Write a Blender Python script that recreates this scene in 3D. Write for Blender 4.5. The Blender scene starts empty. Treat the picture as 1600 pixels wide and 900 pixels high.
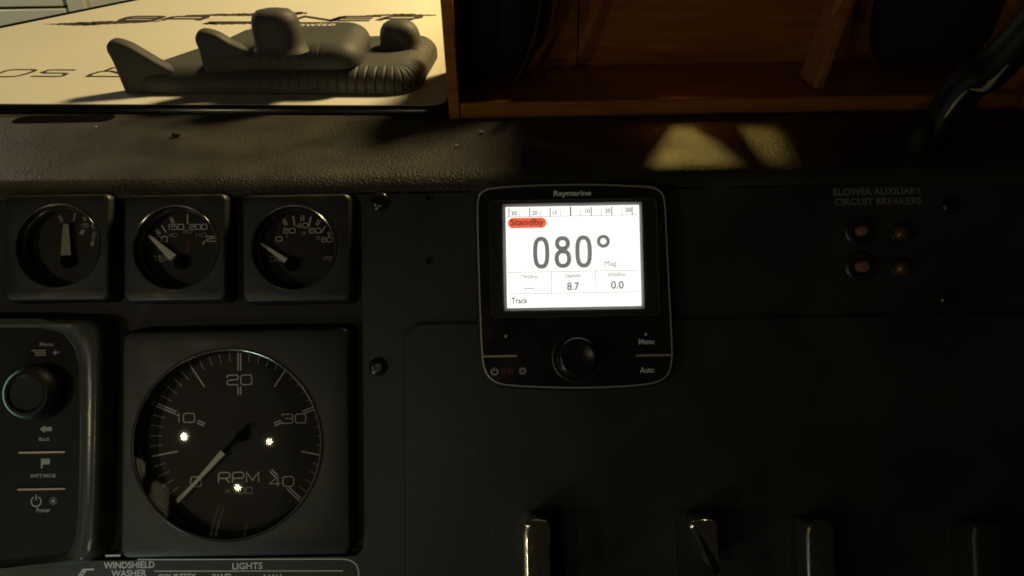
import bpy, bmesh, math, random
from mathutils import Vector, Matrix, geometry, noise
random.seed(4)
S = bpy.context.scene
C = S.collection
R = math.radians

# ------------------------------------------------------------------ camera
F_PX = 1200.0
CAM_H = 161.0            # mm above the top of the dashboard
TILT = R(33)             # instrument panel leans back this far from vertical
EDGE_Y = 409.0           # mm from camera to the dashboard's front edge
cam = bpy.data.cameras.new('camera')
cam.sensor_width = 36
cam.angle = 2 * math.atan(800 / F_PX)
cam.clip_start, cam.clip_end = 0.01, 50
cam_o = bpy.data.objects.new('camera', cam)
C.objects.link(cam_o)
CAM_M = Matrix.Translation((0, 0, CAM_H / 1000)) @ Matrix.Rotation(R(60), 4, 'X') @ Matrix.Rotation(R(-1.0), 4, 'Z')
cam_o.matrix_world = CAM_M
S.camera = cam_o

# ------------------------------------------------------------------ world and light
w = bpy.data.worlds.new('World'); S.world = w; w.use_nodes = True
w.node_tree.nodes['Background'].inputs[0].default_value = (1.0, 0.85, 0.62, 1)
w.node_tree.nodes['Background'].inputs[1].default_value = 0.007


def point_lamp(name, loc, power, col, radius):
    l = bpy.data.lights.new(name, 'POINT'); l.energy = power; l.color = col; l.shadow_soft_size = radius
    o = bpy.data.objects.new(name, l); o.location = loc; C.objects.link(o); return o


LAMP = (0.450, 1.130, 0.846)
PATCH_LAMP = (0.170, 0.850, 0.200)
point_lamp('cabin_light', LAMP, 72.0, (1.0, 0.77, 0.36), 0.13)      # warm lamp beyond the shelf
point_lamp('patch_light', PATCH_LAMP, 2.2, (1.0, 0.70, 0.16), 0.009)   # unseen lamp added to throw the two light patches on the ledge
point_lamp('deck_light', (-1.75, 1.75, 0.55), 11.0, (0.96, 1.0, 0.80), 0.05)              # cooler lamp over the deck at far left
point_lamp('floor_light', (-0.40, 0.02, -0.28), 1.0, (0.72, 1.0, 0.92), 0.04)              # faint cool light from below
for loc_, pw_ in (((-0.515, -0.118, 0.115), 0.85), ((-0.184, -0.233, 0.155), 0.36), ((-0.325, -0.308, -0.025), 0.45)):
    point_lamp('ceiling_light', loc_, pw_, (1.0, 0.85, 0.54), 0.013)                       # warm cabin lamps behind the camera
S.view_settings.view_transform = 'Standard'
S.view_settings.look = 'None'
S.view_settings.exposure = 0
S.view_settings.gamma = 1
S.render.engine = 'CYCLES'
S.cycles.use_denoising = True
S.cycles.max_bounces = 8
S.cycles.transparent_max_bounces = 12
S.cycles.sample_clamp_indirect = 4
S.cycles.caustics_reflective = False
S.cycles.caustics_refractive = False
S.cycles.filter_width = 1.8

# ------------------------------------------------------------------ measuring helpers (all in mm)
CAM_P = Vector((0, 0, CAM_H))
CAM_R = CAM_M.to_3x3()
PX_ = Vector((1, 0, 0))
PU_ = Vector((0, math.sin(TILT), math.cos(TILT)))
PN_ = Vector((0, -math.cos(TILT), math.sin(TILT)))
P0_ = Vector((0, EDGE_Y, 0))


def ray(px, py):
    return CAM_R @ Vector(((px - 800) / F_PX, (450 - py) / F_PX, -1))


def pan(px, py, wh=0.0):
    """point on the instrument panel, wh mm proud of it -> (u, v)"""
    d = ray(px, py); o = P0_ + PN_ * wh
    t = (o - CAM_P).dot(PN_) / d.dot(PN_)
    q = CAM_P + d * t - P0_
    return q.dot(PX_), q.dot(PU_)


def led(px, py, z=0.0):
    """point on a level surface z mm above the dashboard top"""
    d = ray(px, py); t = (z - CAM_P.z) / d.z
    q = CAM_P + d * t
    return q.x, q.y


def wal(px, py, y):
    """point on an upright plane y mm ahead -> (x, z)"""
    d = ray(px, py); t = (y - CAM_P.y) / d.y
    q = CAM_P + d * t
    return q.x, q.z


PANEL = Matrix(((1, 0, 0, 0), (0, PU_.y, PN_.y, EDGE_Y / 1000), (0, PU_.z, PN_.z, 0), (0, 0, 0, 1)))

# ------------------------------------------------------------------ materials
MATS = {}


def mat(name, col, rough=0.5, metal=0.0, bump=0.0, bscale=400.0, spec=0.5, coat=0.0, var=0.0, vscale=60.0, stretch=(1, 1, 1), rvar=0.0, bdist=0.0004, dust=0.0):
    m = bpy.data.materials.new(name); m.use_nodes = True
    nt = m.node_tree; b = nt.nodes['Principled BSDF']
    b.inputs['Base Color'].default_value = (*col, 1)
    b.inputs['Roughness'].default_value = rough
    b.inputs['Metallic'].default_value = metal
    b.inputs['Specular IOR Level'].default_value = spec
    b.inputs['Coat Weight'].default_value = coat
    b.inputs['Coat Roughness'].default_value = 0.12
    tc = nt.nodes.new('ShaderNodeTexCoord'); mp = nt.nodes.new('ShaderNodeMapping')
    mp.inputs['Scale'].default_value = stretch
    nt.links.new(tc.outputs['Object'], mp.inputs['Vector'])
    if bump:
        n = nt.nodes.new('ShaderNodeTexNoise'); n.inputs['Scale'].default_value = bscale; n.inputs['Detail'].default_value = 3
        nt.links.new(mp.outputs[0], n.inputs['Vector'])
        bp = nt.nodes.new('ShaderNodeBump'); bp.inputs['Strength'].default_value = bump; bp.inputs['Distance'].default_value = bdist
        nt.links.new(n.outputs['Fac'], bp.inputs['Height']); nt.links.new(bp.outputs[0], b.inputs['Normal'])
    if var or rvar:
        n2 = nt.nodes.new('ShaderNodeTexNoise'); n2.inputs['Scale'].default_value = vscale; n2.inputs['Detail'].default_value = 6
        nt.links.new(mp.outputs[0], n2.inputs['Vector'])
        if var:
            cr = nt.nodes.new('ShaderNodeMapRange')
            cr.inputs['From Min'].default_value = 0.3; cr.inputs['From Max'].default_value = 0.7
            cr.inputs['To Min'].default_value = 1 - var; cr.inputs['To Max'].default_value = 1 + var
            nt.links.new(n2.outputs['Fac'], cr.inputs['Value'])
            mx = nt.nodes.new('ShaderNodeVectorMath'); mx.operation = 'SCALE'; mx.inputs[0].default_value = col
            nt.links.new(cr.outputs[0], mx.inputs['Scale']); nt.links.new(mx.outputs[0], b.inputs['Base Color'])
        if rvar:
            c2 = nt.nodes.new('ShaderNodeMapRange')
            c2.inputs['From Min'].default_value = 0.3; c2.inputs['From Max'].default_value = 0.7
            c2.inputs['To Min'].default_value = max(0.02, rough - rvar); c2.inputs['To Max'].default_value = rough + rvar
            nt.links.new(n2.outputs['Fac'], c2.inputs['Value']); nt.links.new(c2.outputs[0], b.inputs['Roughness'])
    if dust:
        vo = nt.nodes.new('ShaderNodeTexVoronoi'); vo.inputs['Scale'].default_value = 170
        nt.links.new(tc.outputs['Object'], vo.inputs['Vector'])
        sp_ = nt.nodes.new('ShaderNodeSeparateColor'); nt.links.new(vo.outputs['Color'], sp_.inputs[0])
        thr = nt.nodes.new('ShaderNodeMath'); thr.operation = 'GREATER_THAN'; thr.inputs[1].default_value = 0.80
        nt.links.new(sp_.outputs[0], thr.inputs[0])
        rad_ = nt.nodes.new('ShaderNodeMath'); rad_.operation = 'MULTIPLY'; rad_.inputs[1].default_value = 0.09
        nt.links.new(sp_.outputs[1], rad_.inputs[0])
        ls = nt.nodes.new('ShaderNodeMath'); ls.operation = 'LESS_THAN'
        nt.links.new(vo.outputs['Distance'], ls.inputs[0]); nt.links.new(rad_.outputs[0], ls.inputs[1])
        an = nt.nodes.new('ShaderNodeMath'); an.operation = 'MULTIPLY'
        nt.links.new(thr.outputs[0], an.inputs[0]); nt.links.new(ls.outputs[0], an.inputs[1])
        fc = nt.nodes.new('ShaderNodeMath'); fc.operation = 'MULTIPLY'; fc.inputs[1].default_value = dust
        nt.links.new(an.outputs[0], fc.inputs[0])
        mc = nt.nodes.new('ShaderNodeMix'); mc.data_type = 'RGBA'
        nt.links.new(fc.outputs[0], mc.inputs[0])
        if b.inputs['Base Color'].is_linked: nt.links.new(b.inputs['Base Color'].links[0].from_socket, mc.inputs[6])
        else: mc.inputs[6].default_value = (*col, 1)
        mc.inputs[7].default_value = (0.30, 0.28, 0.23, 1)
        nt.links.new(mc.outputs[2], b.inputs['Base Color'])
    MATS[name] = m
    return m


def glow(name, col, strength):
    m = bpy.data.materials.new(name); m.use_nodes = True
    nt = m.node_tree; nt.nodes.remove(nt.nodes['Principled BSDF'])
    e = nt.nodes.new('ShaderNodeEmission'); e.inputs[0].default_value = (*col, 1); e.inputs[1].default_value = strength
    nt.links.new(e.outputs[0], nt.nodes['Material Output'].inputs['Surface'])
    MATS[name] = m
    return m


def glass(name, tint=(1, 1, 1), refl=1.0, rough=0.02):
    m = bpy.data.materials.new(name); m.use_nodes = True
    nt = m.node_tree; nt.nodes.remove(nt.nodes['Principled BSDF'])
    tr = nt.nodes.new('ShaderNodeBsdfTransparent'); tr.inputs[0].default_value = (*tint, 1)
    gl = nt.nodes.new('ShaderNodeBsdfGlossy'); gl.inputs['Roughness'].default_value = rough
    fr = nt.nodes.new('ShaderNodeFresnel'); fr.inputs[0].default_value = 1.5
    ml = nt.nodes.new('ShaderNodeMath'); ml.operation = 'MULTIPLY'; ml.inputs[1].default_value = refl; ml.use_clamp = True
    mx = nt.nodes.new('ShaderNodeMixShader')
    nt.links.new(fr.outputs[0], ml.inputs[0]); nt.links.new(ml.outputs[0], mx.inputs[0])
    nt.links.new(tr.outputs[0], mx.inputs[1]); nt.links.new(gl.outputs[0], mx.inputs[2])
    nt.links.new(mx.outputs[0], nt.nodes['Material Output'].inputs['Surface'])
    MATS[name] = m
    return m


def wood_mat(name, a, b_, rough=0.35):
    m = bpy.data.materials.new(name); m.use_nodes = True
    nt = m.node_tree; b = nt.nodes['Principled BSDF']
    tc = nt.nodes.new('ShaderNodeTexCoord'); mp = nt.nodes.new('ShaderNodeMapping')
    mp.inputs['Scale'].default_value = (1.2, 14, 14)
    n = nt.nodes.new('ShaderNodeTexNoise'); n.inputs['Scale'].default_value = 9; n.inputs['Detail'].default_value = 8; n.inputs['Distortion'].default_value = 0.8
    cr = nt.nodes.new('ShaderNodeValToRGB')
    cr.color_ramp.elements[0].color = (*a, 1); cr.color_ramp.elements[0].position = 0.3
    cr.color_ramp.elements[1].color = (*b_, 1); cr.color_ramp.elements[1].position = 0.7
    nt.links.new(tc.outputs['Object'], mp.inputs[0]); nt.links.new(mp.outputs[0], n.inputs['Vector'])
    nt.links.new(n.outputs['Fac'], cr.inputs[0]); nt.links.new(cr.outputs[0], b.inputs['Base Color'])
    b.inputs['Roughness'].default_value = rough
    bp = nt.nodes.new('ShaderNodeBump'); bp.inputs['Strength'].default_value = 0.15; bp.inputs['Distance'].default_value = 0.0005
    nt.links.new(n.outputs['Fac'], bp.inputs['Height']); nt.links.new(bp.outputs[0], b.inputs['Normal'])
    MATS[name] = m
    return m


mat('panel_black', (0.022, 0.023, 0.022), 0.52, bump=0.35, bscale=900, var=0.35, vscale=14, rvar=0.14, dust=0.35)
mat('recess_black', (0.012, 0.012, 0.012), 0.6, bump=0.2, bscale=900)
mat('vinyl', (0.040, 0.036, 0.029), 0.46, spec=0.4, bump=1.0, bscale=760, bdist=0.0008, dust=0.6, var=0.25, vscale=25, rvar=0.1)
mat('pod_black', (0.019, 0.020, 0.019), 0.45, bump=0.25, bscale=1100, rvar=0.12, var=0.2, vscale=40, dust=0.3)
mat('dial_black', (0.014, 0.0135, 0.012), 0.6, var=0.2, vscale=80)
mat('ring_gloss', (0.16, 0.16, 0.15), 0.16, metal=0.7)
mat('hub_black', (0.004, 0.004, 0.004), 0.8, spec=0.1)
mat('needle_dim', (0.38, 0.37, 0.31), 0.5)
mat('bore_black', (0.02, 0.02, 0.02), 0.22)
mat('gloss_black', (0.012, 0.012, 0.013), 0.22, bump=0.05, bscale=300, rvar=0.1, vscale=90)
mat('satin_black', (0.02, 0.02, 0.021), 0.38, bump=0.15, bscale=900)
mat('window_black', (0.035, 0.035, 0.036), 0.3)
mat('window_edge', (0.09, 0.09, 0.09), 0.35)  # lighter than the window: the bevel's highlight put into its colour
mat('frame_grey', (0.16, 0.16, 0.15), 0.6)
mat('trim_silver', (0.42, 0.38, 0.31), 0.4, metal=0.2, bump=0.15, bscale=500)
mat('chrome', (0.75, 0.72, 0.66), 0.16, metal=1.0)
mat('print_grey', (0.84, 0.84, 0.80), 0.6)
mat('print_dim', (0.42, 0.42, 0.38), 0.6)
mat('scuff', (0.09, 0.09, 0.085), 0.7)
mat('print_faint', (0.21, 0.20, 0.17), 0.6)
mat('print_white', (0.55, 0.55, 0.50), 0.6)
mat('print_red', (0.14, 0.028, 0.022), 0.6)
mat('needle_cream', (0.86, 0.85, 0.78), 0.5)
mat('mfd_bezel', (0.065, 0.068, 0.058), 0.22, bump=0.12, bscale=700)
mat('knob_black', (0.008, 0.008, 0.008), 0.5, spec=0.2)
mat('key_black', (0.012, 0.012, 0.012), 0.55, spec=0.15)
mat('breaker_tip', (0.27, 0.105, 0.075), 0.5)
mat('breaker_amber', (0.10, 0.036, 0.008), 0.3)
mat('mat_white', (0.78, 0.75, 0.66), 0.55, bump=0.08, bscale=700, var=0.03, vscale=8)
mat('mat_edge', (0.015, 0.012, 0.01), 0.2)
mat('mat_print', (0.055, 0.042, 0.05), 0.6, var=0.3, vscale=90, stretch=(0.3, 3, 1))
mat('mat_print_brown', (0.05, 0.035, 0.02), 0.6)
mat('pad_grey', (0.068, 0.069, 0.063), 0.62, bump=0.3, bscale=1500, var=0.06, vscale=40)
mat('deck_white', (0.78, 0.78, 0.70), 0.35, var=0.03, vscale=4)
mat('dark_gap', (0.006, 0.005, 0.005), 0.8, spec=0.0)
mat('fabric_black', (0.012, 0.011, 0.012), 0.8, bump=0.6, bscale=800)
mat('strap_brown', (0.05, 0.030, 0.018), 0.55, bump=0.3, bscale=500)
mat('handle_black', (0.007, 0.006, 0.005), 0.5, spec=0.2, bump=0.12, bscale=50)
mat('edge_highlight', (0.42, 0.36, 0.28), 0.35, metal=0.3, bump=0.3, bscale=200)  # highlight along the handle edge, put into a pale colour
mat('crumb', (0.45, 0.42, 0.35), 0.8)
mat('crumb_dark', (0.015, 0.012, 0.01), 0.8)
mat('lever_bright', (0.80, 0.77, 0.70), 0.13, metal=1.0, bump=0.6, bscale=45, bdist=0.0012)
mat('lever_shade_dim', (0.12, 0.115, 0.10), 0.22, metal=0.7, bump=0.15, bscale=110)  # dimmer copy of the lever metal, shade put into the colour
mat('lever_shade_dark', (0.02, 0.018, 0.015), 0.5)  # unlit copy of the lever, shade put into the colour
mat('lever_smoke', (0.05, 0.05, 0.055), 0.08, coat=0.6, bump=0.12, bscale=60)
wood_mat('teak', (0.27, 0.094, 0.016), (0.47, 0.185, 0.036), 0.26)
glass('lens_glass', refl=0.9, rough=0.045)
glass('lever_clear', tint=(0.93, 0.93, 0.92), refl=2.0, rough=0.04)
def cover_glass(name, haze, refl):
    m = glass(name, refl=refl, rough=0.08); nt = m.node_tree
    out = nt.nodes['Material Output']; old = out.inputs['Surface'].links[0].from_socket
    tl_ = nt.nodes.new('ShaderNodeBsdfTranslucent'); tl_.inputs[0].default_value = (0.9, 0.9, 0.85, 1)
    n = nt.nodes.new('ShaderNodeTexNoise'); n.inputs['Scale'].default_value = 45; n.inputs['Detail'].default_value = 5
    tc = nt.nodes.new('ShaderNodeTexCoord'); nt.links.new(tc.outputs['Object'], n.inputs['Vector'])
    mr = nt.nodes.new('ShaderNodeMapRange'); mr.inputs['From Min'].default_value = .3; mr.inputs['From Max'].default_value = .7
    mr.inputs['To Min'].default_value = haze * .7; mr.inputs['To Max'].default_value = haze * 1.3
    nt.links.new(n.outputs['Fac'], mr.inputs['Value'])
    mx = nt.nodes.new('ShaderNodeMixShader')
    nt.links.new(mr.outputs[0], mx.inputs[0]); nt.links.new(old, mx.inputs[1]); nt.links.new(tl_.outputs[0], mx.inputs[2])
    nt.links.new(mx.outputs[0], out.inputs['Surface'])


cover_glass('cover_glass', 0.12, 0.6)  # haze added to the glass for a bloom around the lit screen
glow('screen_white', (1.0, 0.99, 0.93), 1.25)
glow('screen_text', (0.085, 0.10, 0.092), 1.0)
glow('screen_text_dark', (0.03, 0.035, 0.032), 1.0)
glow('screen_text_soft', (0.06, 0.065, 0.06), 1.0)
glow('screen_orange', (0.95, 0.085, 0.018), 1.0)
glow('screen_darkred', (0.07, 0.004, 0.003), 1.0)
glow('plotter_screen', (0.45, 0.85, 0.66), 3.0)


# ------------------------------------------------------------------ mesh builder (mm in, metres out)
class MB:
    def __init__(self): self.v = []; self.f = []

    def add(self, vs, fs):
        o = len(self.v); self.v += [tuple(p) for p in vs]; self.f += [tuple(i + o for i in f) for f in fs]; return self

    def loft(self, loops, cap0=False, cap1=False, closed=True):
        n = len(loops[0]); vs = [p for l in loops for p in l]; fs = []
        for k in range(len(loops) - 1):
            for i in range(n if closed else n - 1):
                j = (i + 1) % n
                fs.append((k * n + i, k * n + j, (k + 1) * n + j, (k + 1) * n + i))
        if cap0: fs.append(tuple(reversed(range(n))))
        if cap1: fs.append(tuple((len(loops) - 1) * n + i for i in range(n)))
        return self.add(vs, fs)

    def box(self, x0, x1, y0, y1, z0, z1):
        return self.loft([[(x0, y0, z0), (x1, y0, z0), (x1, y1, z0), (x0, y1, z0)],
                          [(x0, y0, z1), (x1, y0, z1), (x1, y1, z1), (x0, y1, z1)]], True, True)

    def plate(self, outer, holes, z, flip=False):
        """flat sheet with holes (loops of (x, y)) at height z"""
        polys = [[Vector((p[0], p[1], 0)) for p in outer]] + [[Vector((p[0], p[1], 0)) for p in h] for h in holes]
        tri = geometry.tessellate_polygon(polys)
        vs = [(p.x, p.y, z) for l in polys for p in l]
        fs = []
        for t in tri:
            a, b, c = (Vector(vs[i]) for i in t)
            nz = (b - a).cross(c - a).z
            if abs(nz) < 1e-9: continue
            fs.append(t if (nz > 0) != flip else tuple(reversed(t)))
        return self.add(vs, fs)

    def slab(self, outer, holes, z0, z1):
        self.plate(outer, holes, z1); self.plate(outer, holes, z0, True)
        self.loft([[(x, y, z0) for x, y in outer], [(x, y, z1) for x, y in outer]])
        for h in holes:
            self.loft([[(x, y, z1) for x, y in h], [(x, y, z0) for x, y in h]])
        return self

    def lathe(self, prof, n=48, cx=0, cy=0):
        loops = []
        for r, z in prof:
            loops.append([(cx + r * math.cos(2 * math.pi * i / n), cy + r * math.sin(2 * math.pi * i / n), z) for i in range(n)])
        return self.loft(loops, False, True)

    def ring(self, prof, n=64, cx=0, cy=0):
        loops = [[(cx + r * math.cos(2 * math.pi * i / n), cy + r * math.sin(2 * math.pi * i / n), z) for i in range(n)] for r, z in prof]
        loops.append(loops[0])
        return self.loft(loops)

    def tube(self, pts, rad, n=8):
        loops = []
        pts = [Vector(p) for p in pts]
        up = Vector((0.01, 0.02, 1))
        for i, p in enumerate(pts):
            d = (pts[min(i + 1, len(pts) - 1)] - pts[max(i - 1, 0)]).normalized()
            a = d.cross(up)
            if a.length < 1e-3: a = d.cross(Vector((1, 0, 0)))
            a.normalize(); b = d.cross(a)
            r = rad[i] if isinstance(rad, list) else rad
            rx, ry = r if isinstance(r, tuple) else (r, r)
            loops.append([tuple(p + a * rx * math.cos(2 * math.pi * k / n) + b * ry * math.sin(2 * math.pi * k / n)) for k in range(n)])
        return self.loft(loops, True, True)

    def ribbon(self, pts, width, z, closed=False):
        """flat stroke with mitred corners, pts (x, y)"""
        P = [Vector((p[0], p[1])) for p in pts]
        n = len(P); L = []; Rr = []
        for i in range(n):
            a = P[i - 1] if (i > 0 or closed) else None
            b = P[(i + 1) % n] if (i < n - 1 or closed) else None
            d1 = (P[i] - a).normalized() if a is not None else None
            d2 = (b - P[i]).normalized() if b is not None else None
            d1 = d1 or d2; d2 = d2 or d1
            n1 = Vector((-d1.y, d1.x)); n2 = Vector((-d2.y, d2.x))
            m = n1 + n2
            if m.length < 0.3: m = n1.copy()
            m.normalize(); k = min(1.8, 1 / max(0.35, m.dot(n1)))
            L.append(P[i] + m * (width / 2 * k)); Rr.append(P[i] - m * (width / 2 * k))
        vs = [(p.x, p.y, z) for p in L] + [(p.x, p.y, z) for p in Rr]
        fs = [(i, n + i, n + (i + 1) % n, (i + 1) % n) for i in range(n if closed else n - 1)]
        return self.add(vs, fs)

    def quad(self, x0, y0, x1, y1, z):
        return self.add([(x0, y0, z), (x1, y0, z), (x1, y1, z), (x0, y1, z)], [(0, 1, 2, 3)])

    def build(self, name, material, parent=None, smooth=None, bevel=0.0, seg=2, origin=None):
        me = bpy.data.meshes.new(name)
        o3 = Vector(origin) if origin else Vector((0, 0, 0))
        me.from_pydata([((Vector(p) - o3) / 1000) for p in self.v], [], self.f)
        me.validate(); me.update()
        bm = bmesh.new(); bm.from_mesh(me)
        bmesh.ops.remove_doubles(bm, verts=bm.verts, dist=1e-7)
        bm.to_mesh(me); bm.free()
        me.materials.append(MATS[material])
        ob = bpy.data.objects.new(name, me); C.objects.link(ob)
        if parent: ob.parent = parent
        if origin: ob.location = o3 / 1000
        if bevel:
            b = ob.modifiers.new('bevel', 'BEVEL'); b.width = bevel / 1000; b.segments = seg; b.limit_method = 'ANGLE'; b.angle_limit = R(35)
        if smooth is not None or bevel:
            me.polygons.foreach_set('use_smooth', [True] * len(me.polygons))
            me.set_sharp_from_angle(angle=R(smooth if smooth is not None else 40))
        return ob


def rrect(x0, y0, x1, y1, r, n=6):
    if x0 > x1: x0, x1 = x1, x0
    if y0 > y1: y0, y1 = y1, y0
    out = []
    for cx, cy, a0 in ((x1 - r, y1 - r, 0), (x0 + r, y1 - r, 90), (x0 + r, y0 + r, 180), (x1 - r, y0 + r, 270)):
        for k in range(n + 1):
            a = R(a0 + 90 * k / n); out.append((cx + r * math.cos(a), cy + r * math.sin(a)))
    return out


def circ(r, n=64, cx=0, cy=0):
    return [(cx + r * math.cos(2 * math.pi * i / n), cy + r * math.sin(2 * math.pi * i / n)) for i in range(n)]


def z_(loop, z): return [(p[0], p[1], z) for p in loop]


def ccw(loop):
    a = sum(loop[i - 1][0] * loop[i][1] - loop[i][0] * loop[i - 1][1] for i in range(len(loop)))
    return loop if a > 0 else list(reversed(loop))


def smooth_loop(pts, n=5):
    out = []; N = len(pts)
    for i in range(N):
        p0, p1, p2, p3 = (Vector(pts[(i + k) % N]) for k in (-1, 0, 1, 2))
        for k in range(n):
            t = k / n
            q = 0.5 * ((2 * p1) + (p2 - p0) * t + (2 * p0 - 5 * p1 + 4 * p2 - p3) * t * t + (3 * p1 - p0 - 3 * p2 + p3) * t ** 3)
            out.append(tuple(q))
    return out


def smooth_path(pts, n=6):
    out = []; N = len(pts)
    P = [Vector(p) for p in pts]
    for i in range(N - 1):
        p0, p1, p2, p3 = P[max(i - 1, 0)], P[i], P[i + 1], P[min(i + 2, N - 1)]
        for k in range(n):
            t = k / n
            out.append(tuple(0.5 * ((2 * p1) + (p2 - p0) * t + (2 * p0 - 5 * p1 + 4 * p2 - p3) * t * t + (3 * p1 - p0 - 3 * p2 + p3) * t ** 3)))
    out.append(tuple(P[-1]))
    return out


def inset(loop, d):
    """inset a ccw loop by d"""
    n = len(loop); out = []
    for i in range(n):
        a, b, c = Vector(loop[i - 1][:2]), Vector(loop[i][:2]), Vector(loop[(i + 1) % n][:2])
        t = ((b - a).normalized() + (c - b).normalized())
        t = t.normalized() if t.length > 1e-6 else (c - b).normalized()
        out.append((b.x - t.y * d, b.y + t.x * d))
    return out


# ------------------------------------------------------------------ things
def tag(o, label, cat, group=None):
    o['label'] = label; o['category'] = cat
    if group: o['group'] = group
    return o


def thing(name, label, cat, m=None, group=None):
    o = bpy.data.objects.new(name, None); o.empty_display_size = 0.01
    C.objects.link(o)
    if m is not None: o.matrix_world = m
    return tag(o, label, cat, group)


def on_panel(name, label, cat, u, v, wh=0.0, group=None):
    return thing(name, label, cat, PANEL @ Matrix.Translation((u / 1000, v / 1000, wh / 1000)), group)


# ------------------------------------------------------------------ lettering
def rnd(pts, r, closed=False):
    P = [Vector(p) for p in pts]; out = []; n = len(P)
    for i in range(n):
        if not closed and i in (0, n - 1): out.append(tuple(P[i])); continue
        a, b, c = P[i - 1], P[i], P[(i + 1) % n]
        k = min(r, (a - b).length / 2.02, (c - b).length / 2.02)
        s = b + (a - b).normalized() * k; e = b + (c - b).normalized() * k
        for j in range(5):
            t = j / 4; out.append(tuple((1 - t) ** 2 * s + 2 * t * (1 - t) * b + t * t * e))
    return out


W_ = 1.3
EURO = {   # wide squared numerals: (points, rounded?, closed?)
    '0': [([(0, 0), (W_, 0), (W_, 1), (0, 1)], 1, 1)],
    'O': [([(0, 0), (W_, 0), (W_, 1), (0, 1)], 1, 1)],
    '1': [([(0.1, .72), (.42, 1), (.42, 0)], 0, 0)],
    '2': [([(0, .74), (0, 1), (W_, 1), (W_, .53), (0, .47), (0, 0), (W_, 0)], 1, 0)],
    '3': [([(0, .8), (0, 1), (W_, 1), (W_, .52), (.35, .52)], 1, 0), ([(.9, .5), (W_, .5), (W_, 0), (0, 0), (0, .2)], 1, 0)],
    '4': [([(W_ * .76, 0), (W_ * .76, 1), (0, .3), (W_, .3)], 0, 0)],
    '5': [([(W_, 1), (.05, 1), (0, .6), (W_, .6), (W_, 0), (0, 0), (0, .2)], 1, 0)],
    '6': [([(W_, .82), (W_, 1), (0, 1), (0, 0), (W_, 0), (W_, .57), (.06, .57)], 1, 0)],
    '8': [([(.05, .53), (W_ - .05, .53), (W_ - .05, 1), (.05, 1)], 1, 1), ([(0, 0), (W_, 0), (W_, .53), (0, .53)], 1, 1)],
    'R': [([(0, 0), (0, 1), (W_, 1), (W_, .44), (0.05, .44)], 1, 0), ([(W_ * .6, .44), (W_, 0)], 0, 0)],
    'P': [([(0, 0), (0, 1), (W_, 1), (W_, .42), (0.05, .42)], 1, 0)],
    'M': [([(0, 0), (0, 1), (.7, .2), (1.4, 1), (1.4, 0)], 0, 0)],
    'T': [([(0, 1), (W_, 1)], 0, 0), ([(W_ / 2, 1), (W_ / 2, 0)], 0, 0)],
    'E': [([(W_, 1), (0, 1), (0, 0), (W_, 0)], 0, 0), ([(0.05, .52), (W_ * .9, .52)], 0, 0)],
    'I': [([(.1, 1), (.1, 0)], 0, 0)],
    'L': [([(0, 1), (0, 0), (W_, 0)], 0, 0)],
    'S': [([(W_, .8), (W_, 1), (0, 1), (0, .53), (W_, .47), (W_, 0), (0, 0), (0, .2)], 1, 0)],
    'x': [([(0.1, .1), (.9, .8)], 0, 0), ([(.1, .8), (.42, .52)], 0, 0), ([(.58, .38), (.9, .1)], 0, 0)],
    'B': [([(0, 0), (W_, 0), (W_, .53), (W_, 1), (0, 1)], 1, 1), ([(0.05, .52), (W_ * .9, .52)], 0, 0)],
    'A': [([(0, 0), (0, 1), (W_, 1), (W_, 0)], 1, 0), ([(0.05, .42), (W_ * .95, .42)], 0, 0)],
    'Y': [([(0, 1), (0, .45), (W_, .45)], 1, 0), ([(W_, 1), (W_, 0), (.2, 0)], 1, 0)],
    'N': [([(0, 0), (0, 1), (W_, 0), (W_, 1)], 0, 0)],
}
ADV = {'1': .62, 'I': .22, 'M': 1.4, 'x': 1.0, ' ': .7}


def euro_strokes(text, gap=0.32):
    out = []; x = 0
    for ch in text:
        for pts, r, cl in EURO.get(ch, []):
            q = rnd(pts, 0.3, bool(cl)) if r else pts
            out.append(([(p[0] + x, p[1]) for p in q], bool(cl)))
        x += ADV.get(ch, W_) + gap
    return out, x - gap


def euro_into(mb, text, x0, y0, x1, y1, z, stroke=0.16, shear=0.0):
    st, wd = euro_strokes(text)
    sx = (x1 - x0) / wd; sy = (y1 - y0)
    for k, (pts, cl) in enumerate(st):
        q = [(x0 + p[0] * sx + p[1] * shear * sy, y0 + p[1] * sy) for p in pts]
        mb.ribbon(q, stroke * sy, z + 0.004 * (k % 3), cl)


_font_cache = {}


def font_mesh(text, bold=0.0, res=3):
    """default typeface as (verts, faces) in a box of its own"""
    if (text, bold) in _font_cache: return _font_cache[(text, bold)]
    cu = bpy.data.curves.new('lettering', 'FONT'); cu.body = text; cu.fill_mode = 'FRONT'; cu.resolution_u = res; cu.offset = bold
    ob = bpy.data.objects.new('lettering', cu); C.objects.link(ob)
    bpy.context.view_layer.update()
    dg = bpy.context.evaluated_depsgraph_get()
    me = bpy.data.meshes.new_from_object(ob.evaluated_get(dg))
    vs = [tuple(v.co) for v in me.vertices]; fs = [tuple(p.vertices) for p in me.polygons]
    bpy.data.objects.remove(ob); bpy.data.curves.remove(cu); bpy.data.meshes.remove(me)
    _font_cache[(text, bold)] = (vs, fs)
    return vs, fs


def font_into(mb, text, x0, y0, x1, y1, z, bold=0.018):
    vs, fs = font_mesh(text, bold)
    ax, bx = min(p[0] for p in vs), max(p[0] for p in vs)
    ay, by = min(p[1] for p in vs), max(p[1] for p in vs)
    mb.add([(x0 + (p[0] - ax) / (bx - ax) * (x1 - x0), y0 + (p[1] - ay) / (by - ay) * (y1 - y0), z) for p in vs], fs)


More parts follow.
